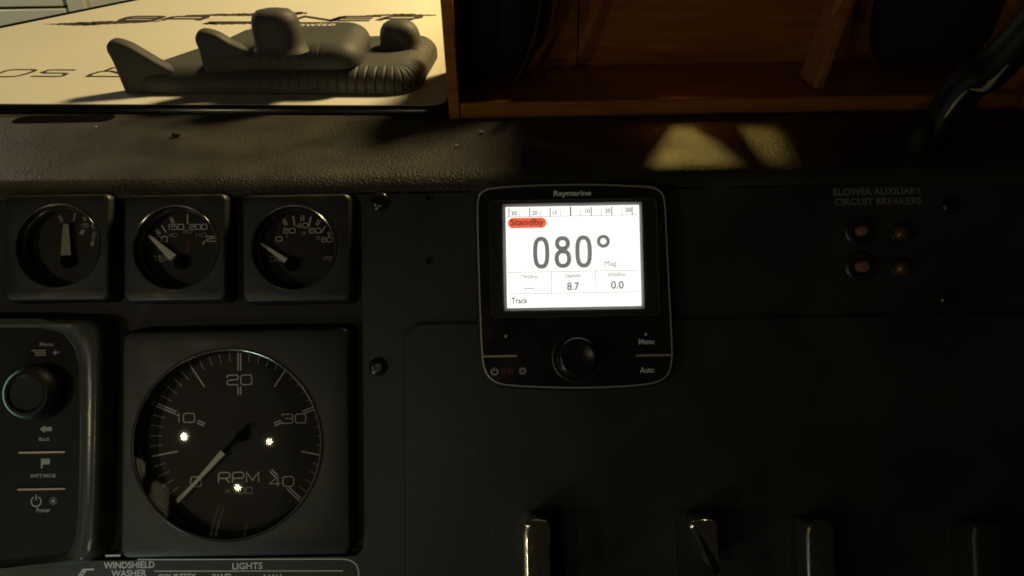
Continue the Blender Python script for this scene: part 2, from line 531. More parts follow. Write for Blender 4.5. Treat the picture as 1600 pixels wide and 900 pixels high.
class Sheet:
    """a flat sheet parallel to the panel, wh mm proud, measured from a thing's own centre"""
    def __init__(self, wh, c=(0, 0)): self.wh = wh; self.c = c

    def p(self, px, py):
        u, v = pan(px, py, self.wh); return u - self.c[0], v - self.c[1]

    def rect(self, x0, y0, x1, y1):
        cx, cy = self.p((x0 + x1) / 2, (y0 + y1) / 2)
        a, b = self.p(x0, (y0 + y1) / 2), self.p(x1, (y0 + y1) / 2)
        c, d = self.p((x0 + x1) / 2, y0), self.p((x0 + x1) / 2, y1)
        hw = (b[0] - a[0]) / 2; hh = (c[1] - d[1]) / 2
        return cx - hw, cy - hh, cx + hw, cy + hh


# ================================================================== THE SETTING
# ------------------------------------------------------------------ dashboard
dash = thing('dashboard', 'black textured boat dashboard with rounded leatherette top edge', 'dashboard', PANEL)
INV = PANEL.inverted()


def to_panel(x, y, z):
    q = INV @ Vector((x / 1000, y / 1000, z / 1000)) * 1000 if False else (INV @ Vector((x / 1000, y / 1000, z / 1000))) * 1000
    return q.x, q.y, q.z


# top ledge: level sheet rolling over its front edge into the sloping face
mb = MB()
rad = 14.0; turn = math.pi / 2 - TILT
tl = rad * math.tan(turn / 2)
prof = [(1500, -30), (1500, 0), (1000, 0), (700, 0), (560, 0), (480, 0)]
cy0, cz0 = EDGE_Y + tl, -rad
for k in range(15):
    a = turn * k / 14
    prof.append((cy0 - rad * math.sin(a), cz0 + rad * math.cos(a)))
py_, pz_ = prof[-1]
prof.append((py_ - PU_.y * 3, pz_ - PU_.z * 3))
prof.append((py_ - PU_.y * 3 - PN_.y * 14, pz_ - PU_.z * 3 - PN_.z * 14))
xs = [-900 + i * 30 for i in range(61)]
def back_limit(x): return 560.0 if x < -600 else (560 + (x + 600) / 225 * 590 if x < -375 else 1500.0)
mb.loft([[to_panel(x, min(y, back_limit(x)) if y > 500 else y, z + (0.5 * math.sin(x * 0.021 + 1) + 0.3 * math.sin(x * 0.06)) * (1 if 395 < y < 470 else 0)) for (y, z) in prof] for x in xs], closed=False)
mb.build('top_ledge', 'vinyl', dash, smooth=60)
VTOP = -tl - 2.2
s0 = Sheet(0)
# face panel with an opening for the gauges
ru, rt = s0.p(567, 700)[0], s0.p(300, 289)[1]
rt = min(rt, VTOP - 0.8)
rb = s0.p(300, 873)[1]
hole = rrect(-300, rb, ru, rt, 7)
outer = [(-520, VTOP), (-520, -330), (520, -330), (520, VTOP)]
mb = MB(); mb.slab(ccw(outer), [ccw(hole)], -4, 0)
mb.build('face_panel', 'panel_black', dash, bevel=1.4, seg=3)
mb = MB(); mb.box(-330, ru + 8, rb - 8, rt + 5, -14, -9); mb.build('recess_floor', 'recess_black', dash)
mb = MB(); mb.loft([z_(hole, -9.5), z_(inset(ccw(hole), -0.3), -2)]); mb.build('recess_wall', 'recess_black', dash, smooth=40)
# slightly raised switch panel at lower right
s2 = Sheet(2)
a = s2.p(632, 507)
cp = rrect(a[0], -330.5, 470, a[1], 10)
mb = MB(); mb.slab(ccw(cp), [], 0.01, 2.0); mb.build('switch_panel', 'panel_black', dash, bevel=1.0, seg=3)
cp2 = rrect(a[0] - 1.6, -330.4, 471.6, a[1] + 1.6, 11)
mb = MB(); mb.slab(ccw(cp2), [], 0.005, 0.35); mb.build('switch_panel_gasket', 'recess_black', dash)
# scuffs on the switch panel
s2b = Sheet(2.05)
for a_, b_, wd_ in (((680, 704), (700, 706), .35), ((704, 706.5), (724, 705.5), .25), ((728, 706), (746, 707), .3), ((634, 640), (635, 668), .3), ((637, 690), (641, 700), .3), ((1290, 620), (1330, 632), .2), ((960, 690), (985, 672), .18)):
    mb = MB(); mb.ribbon([s2b.p(*a_), s2b.p((a_[0] + b_[0]) / 2, (a_[1] + b_[1]) / 2 + 1), s2b.p(*b_)], wd_, 2.05); mb.build('scuff_mark', 'scuff', dash)
# flat dark strip on the ledge, below the mat
mb = MB()
x0, y0 = led(22, 187); x1, y1 = led(178, 185)
lp = rrect(x0, (y0 + y1) / 2 - 9, x1, (y0 + y1) / 2 + 9, 8.5)
mb.loft([[to_panel(p[0], p[1], 0.02) for p in lp], [to_panel(p[0], p[1], 0.12) for p in inset(ccw(lp), .3)]], cap1=True)
mb.build('dark_strip', 'dark_gap', dash, smooth=30)


# screws of the face panel
def screw(px, py, wh, r, m='satin_black', slot=True):
    s = Sheet(wh); u, v = s.p(px, py)
    mb = MB(); mb.lathe([(r * 1.0, wh - 0.8), (r * 1.0, wh + 0.6), (r * .86, wh + 1.6), (r * .5, wh + 2.3), (r * .36, wh + 2.35), (r * .34, wh + 1.2)], 28, u, v)
    return mb.build('screw', m, dash, smooth=40)


for px, py, r in ((594, 315, 5.4), (591, 573, 5.2), (1484, 321, 4.6), (1480, 466, 4.6)):
    screw(px, py, 0.02, r, 'gloss_black')
for px, py in ((670, 309), (670, 408)):
    s = Sheet(0.3); u, v = s.p(px, py)
    mb = MB(); mb.ring([(2.4, 0.02), (2.1, .45), (1.5, .45), (1.4, 0.02)], 24, u, v); mb.build('hole_rim', 'satin_black', dash, smooth=40)
    mb = MB(); mb.plate(circ(1.45, 20, u, v), [], 0.06); mb.build('screw_hole', 'dark_gap', dash)

# printed words on the panel
s = Sheet(0.06)
mb = MB()
font_into(mb, 'BLOWER AUXILIARY', *s.rect(1302, 293.5, 1440, 304.5), 0.06)
font_into(mb, 'CIRCUIT BREAKERS', *s.rect(1304, 309, 1440, 320), 0.06)
mb.build('breaker_lettering', 'print_faint', dash)
mb = MB()
font_into(mb, 'WINDSHIELD', *s.rect(162, 877.5, 241.5, 888), 0.06)
font_into(mb, 'WASHER', *s.rect(174, 890.5, 229, 901), 0.06)
font_into(mb, 'LIGHTS', *s.rect(363, 879, 410, 889.5), 0.06)
font_into(mb, 'COURTESY', *s.rect(247, 896.5, 306, 907), 0.06)
font_into(mb, 'PANEL', *s.rect(332, 896.5, 364, 907), 0.06)
font_into(mb, 'NAV', *s.rect(412, 897.5, 440, 908), 0.06)
mb.build('switch_lettering', 'print_grey', dash)
mb = MB()
ln = [s.p(x, y) for x, y in ((215, 874.5), (530, 873.5))] + [s.p(*q) for q in ((543, 874.5), (551, 877.5), (557, 883), (560, 891), (560.5, 905), (560.5, 930))]
mb.ribbon(ln, 0.55, 0.06)
mb.ribbon([s.p(241, 892.5), s.p(536, 892)], 0.5, 0.06)
mb.ribbon([s.p(165, 868.5), s.p(188, 868)], 1.0, 0.08)
mb.ribbon([s.p(128, 890.5), s.p(147, 889.5)], 0.9, 0.06)
mb.ribbon([s.p(122, 901), s.p(127, 893.5), s.p(133, 893), s.p(131, 897), s.p(126, 898), s.p(132, 902)], 0.6, 0.06)
mb.build('printed_line', 'print_grey', dash)

# ------------------------------------------------------------------ far white deck panels beyond the mat
Yd = 2200
dk = thing('deck_locker', 'cream white locker doors with dark gaps, beyond the printed mat', 'locker')


def far_panel(name, x0, y0, x1, y1, material, yy=Yd, dep=30, par=dk, bev=3):
    xa, xb = wal(x0, 10, yy)[0], wal(x1, 10, yy)[0]; za, zb = wal(60, y0, yy)[1], wal(60, y1, yy)[1]
    mb = MB(); mb.box(xa, xb, yy, yy + dep, zb, za)
    return mb.build(name, material, par, bevel=bev)


far_panel('door', -260, 14.5, 100, 120, 'deck_white')
far_panel('door', -260, -120, 98, 10.5, 'deck_white')
far_panel('backing', -300, -160, 420, 120, 'dark_gap', Yd + 30, 20, dk, 0)
xa, za = wal(104, -100, Yd); xb, zb = wal(127, 120, Yd)
far_panel('door_post', 105, -120, 132, 120, 'deck_white', Yd - 6, 34)
far_panel('side_door', 133, -120, 420, 120, 'deck_white', Yd + 4, 24)

# ------------------------------------------------------------------ printed mat
ZM = 6.0
fy = led(400, 163, ZM)[1]
rx = led(697, 160, ZM)[0]
pa = led(0, 47, ZM); pb = led(222, 0, ZM)
k = (fy - pa[1]) / (pb[1] - pa[1]); lx = pa[0] + (pb[0] - pa[0]) * k
k2 = (1180 - pa[1]) / (pb[1] - pa[1]); lx2 = pa[0] + (pb[0] - pa[0]) * k2
matt = thing('printed_mat', 'white printed mat with black rim and boat maker lettering', 'mat', Matrix.Translation((-.3, .6, 0)))
OM = Vector((-300, 600, 0))


def MP(x, y, z): return (x - OM.x, y - OM.y, z - OM.z)


def rcorner(poly, r, n=6):
    out = []; N = len(poly)
    for i in range(N):
        a, b, c = (Vector(poly[(i + q) % N]) for q in (-1, 0, 1))
        s_ = b + (a - b).normalized() * r; e_ = b + (c - b).normalized() * r
        for j in range(n + 1):
            t = j / n; q = (1 - t) ** 2 * s_ + 2 * t * (1 - t) * b + t * t * e_; out.append((q.x, q.y))
    return out


fl = led(0, 162, ZM); fr_ = led(680, 164.5, ZM)
fk = (fr_[1] - fl[1]) / (fr_[0] - fl[0])
ml = ccw(rcorner([(rx, fl[1] + fk * (rx - fl[0])), (rx, 1180), (lx2, 1180), (lx, fl[1] + fk * (lx - fl[0]))], 16))
mle = [(p[0] - (17 if p[0] < -330 else 0), p[1]) for p in ml]
mlb = inset(mle, -2.0)
mb = MB()
mb.loft([[MP(*p, 0.2) for p in mlb], [MP(*p, 3.6) for p in mlb], [MP(*p, 5.2) for p in inset(mle, -0.8)], [MP(*p, 5.7) for p in inset(mle, 0.6)]], True, True)
mb.build('rim', 'mat_edge', matt, smooth=50)
mb = MB(); mb.loft([[MP(*p, 5.75) for p in ml], [MP(*p, ZM) for p in inset(ml, 0.4)]], False, True)
mb.build('printed_sheet', 'mat_white', matt)


def mat_pts(lst, z=ZM): return [(led(x, y, z)[0] - OM.x, led(x, y, z)[1] - OM.y) for x, y in lst]


ZP = ZM + 0.08
mb = MB()
mb.ribbon(mat_pts(smooth_loop([(55, 109.8), (36, 109.0), (15, 109.6), (0, 114.0), (-14, 118.2), (-8, 119.9), (20, 119.6), (38, 116.2)], 4)), 3.8, ZP, True)
mb.ribbon(mat_pts([(118, 109.7), (90, 109.2), (76, 109.8), (66, 113.0), (70, 114.2), (98, 114.4), (104, 115.2), (98, 118.6), (90, 119.6), (48, 119.4)]), 3.8, ZP)
mb.ribbon(mat_pts([(230, 120), (137, 119.4), (143, 115.8), (156, 112.2), (173, 111.2), (192, 116.2), (225, 122)]), 3.8, ZP)
mb.ribbon(mat_pts([(165, 110.6), (176, 106.2), (192, 104.8), (215, 105.2)]), 3.8, ZP + .02)
mb.build('club_lettering', 'mat_print_brown', matt)
# maker's name: brush strokes with letters
mb = MB()


def brush(mb, top, bot, jag, z):
    t = mat_pts(top, z); b = mat_pts(bot, z)
    n = 60; vs = []

    def samp(l, f):
        q = f * (len(l) - 1); i = min(int(q), len(l) - 2); g = q - i
        return l[i][0] + (l[i + 1][0] - l[i][0]) * g, l[i][1] + (l[i + 1][1] - l[i][1]) * g
    for i in range(n + 1):
        a = samp(t, i / n); b_ = samp(b, i / n)
        e = min(1, i / 6, (n - i) / 6)
        vs.append((a[0] + random.uniform(-1, 1) * jag, a[1] + random.uniform(-jag, jag) * e, z))
        vs.append((b_[0] + random.uniform(-1, 1) * jag, b_[1] + random.uniform(-jag, jag) * e, z))
    mb.add(vs, [(2 * i, 2 * i + 1, 2 * i + 3, 2 * i + 2) for i in range(n)])


brush(mb, [(70, 37.6), (125, 34.6), (175, 32.6), (250, 32.5)], [(70, 38.0), (128, 40.2), (160, 38.4), (250, 33.6)], 2.0, ZP)
brush(mb, [(290, 23.6), (345, 21.6), (400, 20.6), (470, 18.6), (480, 20)], [(290, 24.6), (350, 25.2), (400, 25.2), (460, 24.0), (480, 21)], 2.0, ZP)
brush(mb, [(318, 37), (330, 33.2), (400, 32), (470, 33)], [(318, 38), (340, 38.2), (400, 37.2), (470, 37)], 2.0, ZP)
brush(mb, [(560, 24.6), (600, 22.6), (625, 21.4), (680, 23.0)], [(560, 25.4), (600, 24.8), (640, 24.6), (680, 24.6)], 2.5, ZP)
mb.build('brush_mark', 'mat_print', matt)


def logo_letter(mb, ch, x0, x1, yt, yb, z, wd):
    """italic letter given the pixels of its baseline start/end and top"""
    bl = led(x0, yb, z); br = led(x1, yb, z); tl_ = led(x0 + (x1 - x0) * 0.28, yt, z)
    st, w0 = euro_strokes(ch)
    ex = Vector((br[0] - bl[0], br[1] - bl[1])) / w0 * 0.8; ey = Vector((tl_[0] - bl[0], tl_[1] - bl[1]))
    for i, (pts, cl) in enumerate(st):
        q = [Vector(bl) + ex * p[0] + ey * p[1] for p in pts]
        mb.ribbon([(p.x - OM.x, p.y - OM.y) for p in q], wd, z + 0.02 * i, cl)


for ch, x0, x1 in (('B', 186, 252), ('A', 252, 322), ('N', 455, 532), ('E', 520, 592), ('R', 590, 655)):
    mb = MB(); logo_letter(mb, ch, x0, x1, 25.6, 32.0, ZP + .06, 8.0); mb.build('maker_letter', 'mat_print', matt)
for ch, x0, x1 in (('Y', 318, 382), ('L', 372, 440), ('I', 432, 450)):
    mb = MB(); logo_letter(mb, ch, x0, x1, 25.4, 32.0, ZP + .06, 8.0); mb.build('maker_letter', 'mat_white', matt)


# ------------------------------------------------------------------ two grey rubber pads with lugs
def resample(loop, step):
    P = [Vector(p) for p in loop] + [Vector(loop[0])]
    L = sum((P[i + 1] - P[i]).length for i in range(len(P) - 1))
    n = int(L / step); out = []; acc = 0; i = 0; seg = (P[1] - P[0]).length
    for k in range(n):
        d = L * k / n
        while acc + seg < d and i < len(P) - 2:
            acc += seg; i += 1; seg = (P[i + 1] - P[i]).length
        out.append(P[i].lerp(P[i + 1], (d - acc) / seg if seg else 0))
    return [(p.x, p.y) for p in out], L / n


def pad(name, label, corners, z0, h, edge, rib_mask, top_slope=0.0):
    cx = sum(p[0] for p in corners) / len(corners); cyy = sum(p[1] for p in corners) / len(corners)
    t = thing(name, label, 'rubber pad', Matrix.Translation((cx / 1000, cyy / 1000, z0 / 1000)), 'grey ribbed rubber pads stacked on the mat')
    lp = ccw(rcorner([(p[0] - cx, p[1] - cyy) for p in corners], 24, 10))
    lp, st = resample(lp, 0.7)
    pitch = 7.0
    ribs = []
    for i, p in enumerate(lp):
        s_ = (i * st) % pitch
        g = max(0.0, 1 - abs(s_ - pitch / 2) / 0.9)
        ribs.append(g * rib_mask(p[0] + cx, p[1] + cyy))
    loops = []
    prof = [(1.5, 0.0), (0.3, 0.8), (0.0, 3.0)]
    for k in range(1, 13):
        a = math.pi / 2 * k / 12
        prof.append((edge * (1 - math.cos(a)), h * 0.28 + (h * 0.72) * math.sin(a)))
    for j, (d, z) in enumerate(prof):
        l = inset(lp, d)
        dep = 1.3 if 2 <= j <= 12 else (0.7 if j == 13 else 0.0)
        nx = inset(lp, d + 1.0)
        zz = z
        loops.append([(p[0] + (q[0] - p[0]) * dep * r, p[1] + (q[1] - p[1]) * dep * r, zz - 0.35 * dep * r) for p, q, r in zip(l, nx, ribs)])
    # dished top
    last = loops[-1]
    for sc, dz in ((0.85, -0.3), (0.6, -0.6), (0.3, -0.7)):
        loops.append([(p[0] * sc, p[1] * sc, h + dz) for p in last])
    mb = MB(); mb.loft(loops, True, True)
    mb.build('body', 'pad_grey', t, smooth=35)
    return t, cx, cyy


def fin(t, o, prof, y0, thick, z0, name='lug'):
    """upright lug: outline (x, z) with rounded faces, thick mm deep"""
    P = ccw(smooth_loop(prof, 5)); mb = MB(); loops = []
    for d, yy in ((3.4, 0.0), (1.7, 0.5), (0.6, 1.8), (0.0, 4.5), (0.0, thick - 4.5), (0.6, thick - 1.8), (1.7, thick - .5), (3.4, thick)):
        loops.append([(p[0] - o[0], y0 + yy - o[1], p[1] - z0) for p in inset(P, d)])
    loops.reverse()
    mb.loft(loops, True, True)
    return mb.build(name, 'pad_grey', t, smooth=60)


def hump(t, o, cx, cy, zb, z0, prof, ty=0.8, lean=(0, 0), name='lug'):
    mb = MB(); loops = []
    for r, z in prof:
        f = z / prof[-1][1]
        loops.append([(cx - o[0] + lean[0] * f + r * math.copysign(abs(math.cos(a)) ** .8, math.cos(a)), cy - o[1] + lean[1] * f + ty * r * math.copysign(abs(math.sin(a)) ** .8, math.sin(a)), zb + z - z0)
                      for a in (2 * math.pi * i / 40 for i in range(40))])
    mb.loft(loops, False, True)
    return mb.build(name, 'pad_grey', t, smooth=60)


HP = 18.0
z1 = ZM + 0.1
c = [led(196, 147, z1), led(652, 149, z1), led(682, 93, z1 + 4), led(408, 32, z1 + HP)]
c[2] = (led(681, 96, z1 + 6)[0], led(640, 50, z1 + HP)[1])
c[3] = (c[0][0] + (led(312, 60, z1 + HP)[0] - led(232, 86, z1 + HP)[0]) / (led(312, 60, z1 + HP)[1] - led(232, 86, z1 + HP)[1]) * (c[2][1] - c[0][1]), c[2][1])
low, lox, loy = pad('rubber_pad', 'larger grey ribbed rubber pad lying underneath on the white mat', c, z1, HP, 15,
                    lambda x, y: 1.0 if (x > c[1][0] - 62) else (0.45 if y < c[0][1] + 20 and x > c[0][0] + 100 else 0.0))
yf = c[0][1]
fp = [wal(x, y, yf + 8) for x, y in ((170, 68), (176, 61), (186, 61), (205, 68), (226, 80), (248, 93), (266, 103), (285, 114), (285, 156), (207, 156), (198, 138), (180, 95), (171, 78))]
fp = [(p[0], max(p[1], z1 - 4)) for p in fp]
fin(low, (lox, loy), fp, yf + 1.5, 13, z1)
hx, hy = led(626, 76, z1 + HP)
hump(low, (lox, loy), hx, hy + 10, z1 + HP - 4, z1, [(20, 0), (17.8, 3.4), (16.4, 5.6), (15.9, 9), (15.4, 13.5), (14.2, 17.5), (11.8, 20.8), (8, 23), (3.5, 23.9)], 0.9, (-2, 0))
# upper pad
z2 = z1 + HP - 0.6
H2 = 17.0
yq = 556.0
q0 = (-222.0, 557.0); q1 = (-105.0, 552.0)
cu = [q0, q1, (-110.0, 650.0), (-206.0, 657.0)]
upp, ux, uy = pad('rubber_pad', 'smaller grey rubber pad with white lettering, lying on top of the other pad', cu, z2, H2, 15,
                  lambda x, y: 0.35 if y < q0[1] + 20 and q0[0] + 40 < x < q1[0] - 28 else 0.0)
fp = [wal(x, y, yq + 8) for x, y in ((308, 53), (313, 46), (323, 45), (342, 51), (362, 63), (380, 71), (396, 78), (412, 88), (412, 108), (345, 114), (324, 110), (314, 78), (308, 63))]
fin(upp, (ux, uy), fp, yq + 1.5, 13, z2)
hx, hy = led(432, 76, z2 + H2)
hump(upp, (ux, uy), hx, hy + 12, z2 + H2 - 4, z2, [(20, 0), (18.0, 3.0), (17.0, 5), (16.6, 9), (16.4, 15), (15.9, 20.5), (14.5, 24.5), (11.3, 27.3), (5.5, 28.5)], 0.85, (-2.0, 0))
mb = MB()
zz = z2 + H2 - 0.2
for txt, x0, x1, yt, yb in (('f', 381, 397, 38.5, 47), ('endurpwise', 396, 519, 37.5, 44.5)):
    bl = led(x0, yb, zz); br = led(x1, yb, zz); tl_ = led(x0 + 2, yt, zz)
    font_into(mb, txt, bl[0] - ux, bl[1] - uy, br[0] - ux, tl_[1] - uy, zz - z2 + 0.1)
ob = mb.build('lettering', 'deck_white', upp)

# ------------------------------------------------------------------ wooden shelf box on the ledge
YB, YK = 509.0, 612.0
shelf = thing('wooden_shelf', 'varnished brown wooden shelf box standing on the dashboard top', 'shelf', Matrix.Translation((.1, .56, 0)))
OS_ = Vector((100, 560, 0))


def wb(name, x0, x1, y0, y1, z0, z1_, m='teak', bev=0.8):
    mb = MB(); mb.box(x0 - OS_.x, x1 - OS_.x, y0 - OS_.y, y1 - OS_.y, z0, z1_)
    return mb.build(name, m, shelf, bevel=bev)


xl = wal(702, 183, YB)[0]
xs_ = wal(903, 60, YK)[0]
xr = 345.0
wb('base_board', xl + 7.6, xr, YB + 0.6, YK + 7.5, 0.2, 9.0)
wb('leak_batten', xs_ - 12, xs_ + 12, YK + 7.2, YK + 12, 17, 120)  # unseen battens added behind the boards to stop light leaking through
wb('leak_batten', xl + 8, xr - 2, YK + 7.2, YK + 14, 0.3, 16)
wb('front_lip', xl + 7.6, xr - 0.5, YB, YB + 8, 0.3, 11.0, bev=1.6)
mb = MB(); dx = -1.0
mb.loft([[(xl - OS_.x, YB - .4 - OS_.y, 0.2), (xl + 7.5 - OS_.x, YB - .4 - OS_.y, 0.2), (xl + 7.5 - OS_.x, YK + 8 - OS_.y, 0.2), (xl - OS_.x, YK + 8 - OS_.y, 0.2)],
         [(xl - 1.6 - OS_.x, YB - .4 - OS_.y, 81), (xl + 5.9 - OS_.x, YB - .4 - OS_.y, 81), (xl + 6.3 - OS_.x, YK + 8 - OS_.y, 66), (xl - 1.2 - OS_.x, YK + 8 - OS_.y, 66)]], True, True)
mb.build('side_board', 'teak', shelf, bevel=0.8)
# back boards: two uprights with a seam; unseen cut-outs added higher up throw the ledge light patches
L3 = Vector(PATCH_LAMP) * 1000


def patch_cut_pt(px, py):
    x, y = led(px, py, 0); p = Vector((x, y, 0)); t = (YK - y) / (L3.y - y); q = p + (L3 - p) * t
    return q.x, q.z


xs_ = wal(903, 60, YK)[0]
hA = ccw([patch_cut_pt(*q) for q in ((1052, 201), (1080, 200), (1122, 226), (1172, 272), (1030, 276), (1022, 255))])
hB = ccw([patch_cut_pt(*q) for q in ((1160, 202), (1218, 200), (1226, 215), (1244, 258), (1232, 272), (1212, 268))])


def back(name, outline, holes):
    mb = MB(); mb.slab(ccw(outline), holes, 0, 7)
    mb.v = [(p[0] - OS_.x, YK + 7 - p[2] - OS_.y, p[1]) for p in mb.v]
    return mb.build(name, 'teak', shelf, bevel=0.4)


back('back_board', [(xl + 6, 9.05), (xs_ - .4, 9.05), (xs_ - .4, 150), (xl + 6, 66)], [])
back('back_board', [(xs_ + .4, 9.05), (xr, 9.05), (xr, 225), (92, 225), (92, 152), (xs_ + .4, 150)], [hA, hB])
wb('lamp_box_roof', 92, xr + 60, YK - 62, 1010, 225.5, 231)  # unseen box added round the patch lamp to block stray light
wb('lamp_box_side', 92, 99, YK + 7.5, 1003, 152, 225)
wb('lamp_box_side', xr + .5, xr + 8, YK + 8.5, 1003, 0.3, 225)
wb('lamp_box_back', 92, xr + 8, 1003.5, 1010, 0.3, 225)
wb('end_board', xr + 0.4, xr + 8, YB - .4, YK + 8, 0.2, 225)
# leaning divider slat on the right
p0 = wal(1262, 148, 540); p1 = wal(1352, -60, 548)
bx_, by_, bz_ = p0[0] - OS_.x, 548 - OS_.y, 9.3
mb = MB()
wv = 8.0
mb.loft([[(bx_, by_ - 16, bz_), (bx_ + wv, by_ - 16, bz_), (bx_ + wv, by_ + 16, bz_), (bx_, by_ + 16, bz_)],
         [(bx_ + p1[0] - p0[0], by_ + 9, p1[1]), (bx_ + p1[0] - p0[0] + wv, by_ + 9, p1[1]), (bx_ + p1[0] - p0[0] + wv, by_ + 41, p1[1]), (bx_ + p1[0] - p0[0], by_ + 41, p1[1])]], True, True)
mb.build('leaning_divider', 'teak', shelf, bevel=2.2, seg=3)


# ------------------------------------------------------------------ black pouch with strap in the shelf
def blob(name, label, cat, cx, cy, cz, rx_, ry_, rz_, m, tilt=0.0, pw=0.7, ns=0.06, part='body'):
    t = thing(name, label, cat, Matrix.Translation((cx / 1000, cy / 1000, (cz - rz_) / 1000)))
    mb = MB(); loops = []
    nU, nV = 22, 40
    for i in range(1, nU):
        th = math.pi * i / nU - math.pi / 2
        l = []
        for j in range(nV):
            ph = 2 * math.pi * j / nV
            f = lambda q: math.copysign(abs(q) ** pw, q)
            x = rx_ * f(math.cos(th)) * f(math.cos(ph)); y = ry_ * f(math.cos(th)) * f(math.sin(ph)); z = rz_ * f(math.sin(th))
            k = 1 + ns * noise.noise(Vector((x, y, z)) * 0.03 + Vector((cx, 0, 0)))
            l.append((x * k + z * tilt, y * k, z * k + rz_))
        loops.append(l)
    mb.loft(loops, True, True)
    mb.build(part, m, t, smooth=60)
    return t


pz = 10.5
xc, zc = wal(776, 40, 575)
pouch = blob('pouch', 'black cloth pouch with a curved strap, left inside the shelf', 'pouch', xc, 572, pz + 62, 30, 26, 62, 'fabric_black', 0.05, 0.75, 0.12)
st = [wal(x, y, 545) for x, y in ((806, 128), (820, 100), (834, 62), (842, 25), (848, -10), (852, -60))]
mb = MB(); mb.tube([(p[0] - xc, 545 - 572, p[1] - pz) for p in smooth_path(st, 5)], (3.2, 1.6), 10)
mb.build('strap', 'strap_brown', pouch, smooth=60)
st = [wal(x, y, 547) for x, y in ((800, 135), (812, 118), (826, 95), (842, 50), (852, 20), (862, -60))]
mb = MB(); mb.tube([(p[0] - xc, 550 - 572, p[1] - pz) for p in smooth_path(st, 5)], (4.6, 1.6), 10)
mb.build('strap', 'fabric_black', pouch, smooth=60)

# big black bag on the right of the shelf
xc, zc = wal(1430, 60, 560)
blob('black_bag', 'large black bag filling the right end of the wooden shelf', 'bag', xc + 40, 578, pz + 92, 58, 26, 92, 'fabric_black', 0.25, 0.8, 0.10)

# ------------------------------------------------------------------ glossy dark handle at the far right
b0 = Vector((*led(1436, 226, 0), 0))
hb = thing('throttle_handle', 'glossy dark handle slanting up at the right edge of dashboard', 'handle', Matrix.Translation((b0.x / 1000, b0.y / 1000, 0)))


def hpt(px, py, y):
    x, z = wal(px, py, y); return (x - b0.x, y - b0.y, z)


pts = [hpt(1452, 214, b0.y), hpt(1478, 180, b0.y - 2), hpt(1510, 132, b0.y - 6), hpt(1545, 110, b0.y - 10), hpt(1590, 66, b0.y - 14), hpt(1660, -20, b0.y - 20)]
pp = smooth_path(pts, 8)
rr = [(13 + 0.8 * math.sin(i * 0.4) - i * 0.05, 11) for i in range(len(pp))]
mb = MB(); mb.tube(pp, rr, 28); mb.build('grip', 'handle_black', hb, smooth=60)
mb = MB(); mb.lathe([(15, 0.2), (14.8, 2), (13.6, 5), (12.6, 10), (11, 16), (6, 20)], 36); mb.build('base', 'handle_black', hb, smooth=50)
for nm, pl, rd in (('edge_highlight', ((1476, 184), (1490, 164), (1502, 150), (1512, 141)), [.5, 1.1, 1.0, .4]), ('edge_highlight', ((1516, 139), (1534, 141), (1545, 133), (1560, 118), (1580, 95)), [.4, 1.3, 2.0, .8, .5]),
                   ('streak_highlight', ((1588, 82), (1610, 50)), [1.6, 1.6])):
    mb = MB(); mb.tube([hpt(x, y, b0.y - 22) for x, y in pl], rd, 10); mb.build(nm, 'edge_highlight' if nm == 'edge_highlight' else 'deck_white', hb, smooth=60)  # pale strips added as the grip's highlight streaks

# crumbs lying on the ledge
for px, py, r, m, lb in ((752, 208, 1.3, 'crumb', 'pale crumb on the dashboard top just under the shelf corner'), (713, 229, 1.1, 'crumb', 'pale crumb on the dashboard top left of the shelf corner'),
                         (276, 213, 2.4, 'crumb_dark', 'dark crumb on the dashboard top below the rubber pads'), (150, 199, 0.9, 'crumb', 'tiny pale crumb below the left end of the pads')):
    x, y = led(px, py, 0.5)
    mb = MB(); vs = []
    loops = []
    for kk in range(1, 6):
        th = math.pi * kk / 6 - math.pi / 2
        loops.append([(r * 1.4 * math.cos(th) * math.cos(a) * random.uniform(.75, 1.2), r * math.cos(th) * math.sin(a) * random.uniform(.75, 1.2), r * .6 * (1 + math.sin(th))) for a in (2 * math.pi * q / 8 for q in range(8))])
    mb.loft(loops, True, True)
    ob = mb.build('crumb', m); ob.location = (x / 1000, y / 1000, 0.0004)
    tag(ob, lb, 'crumb')


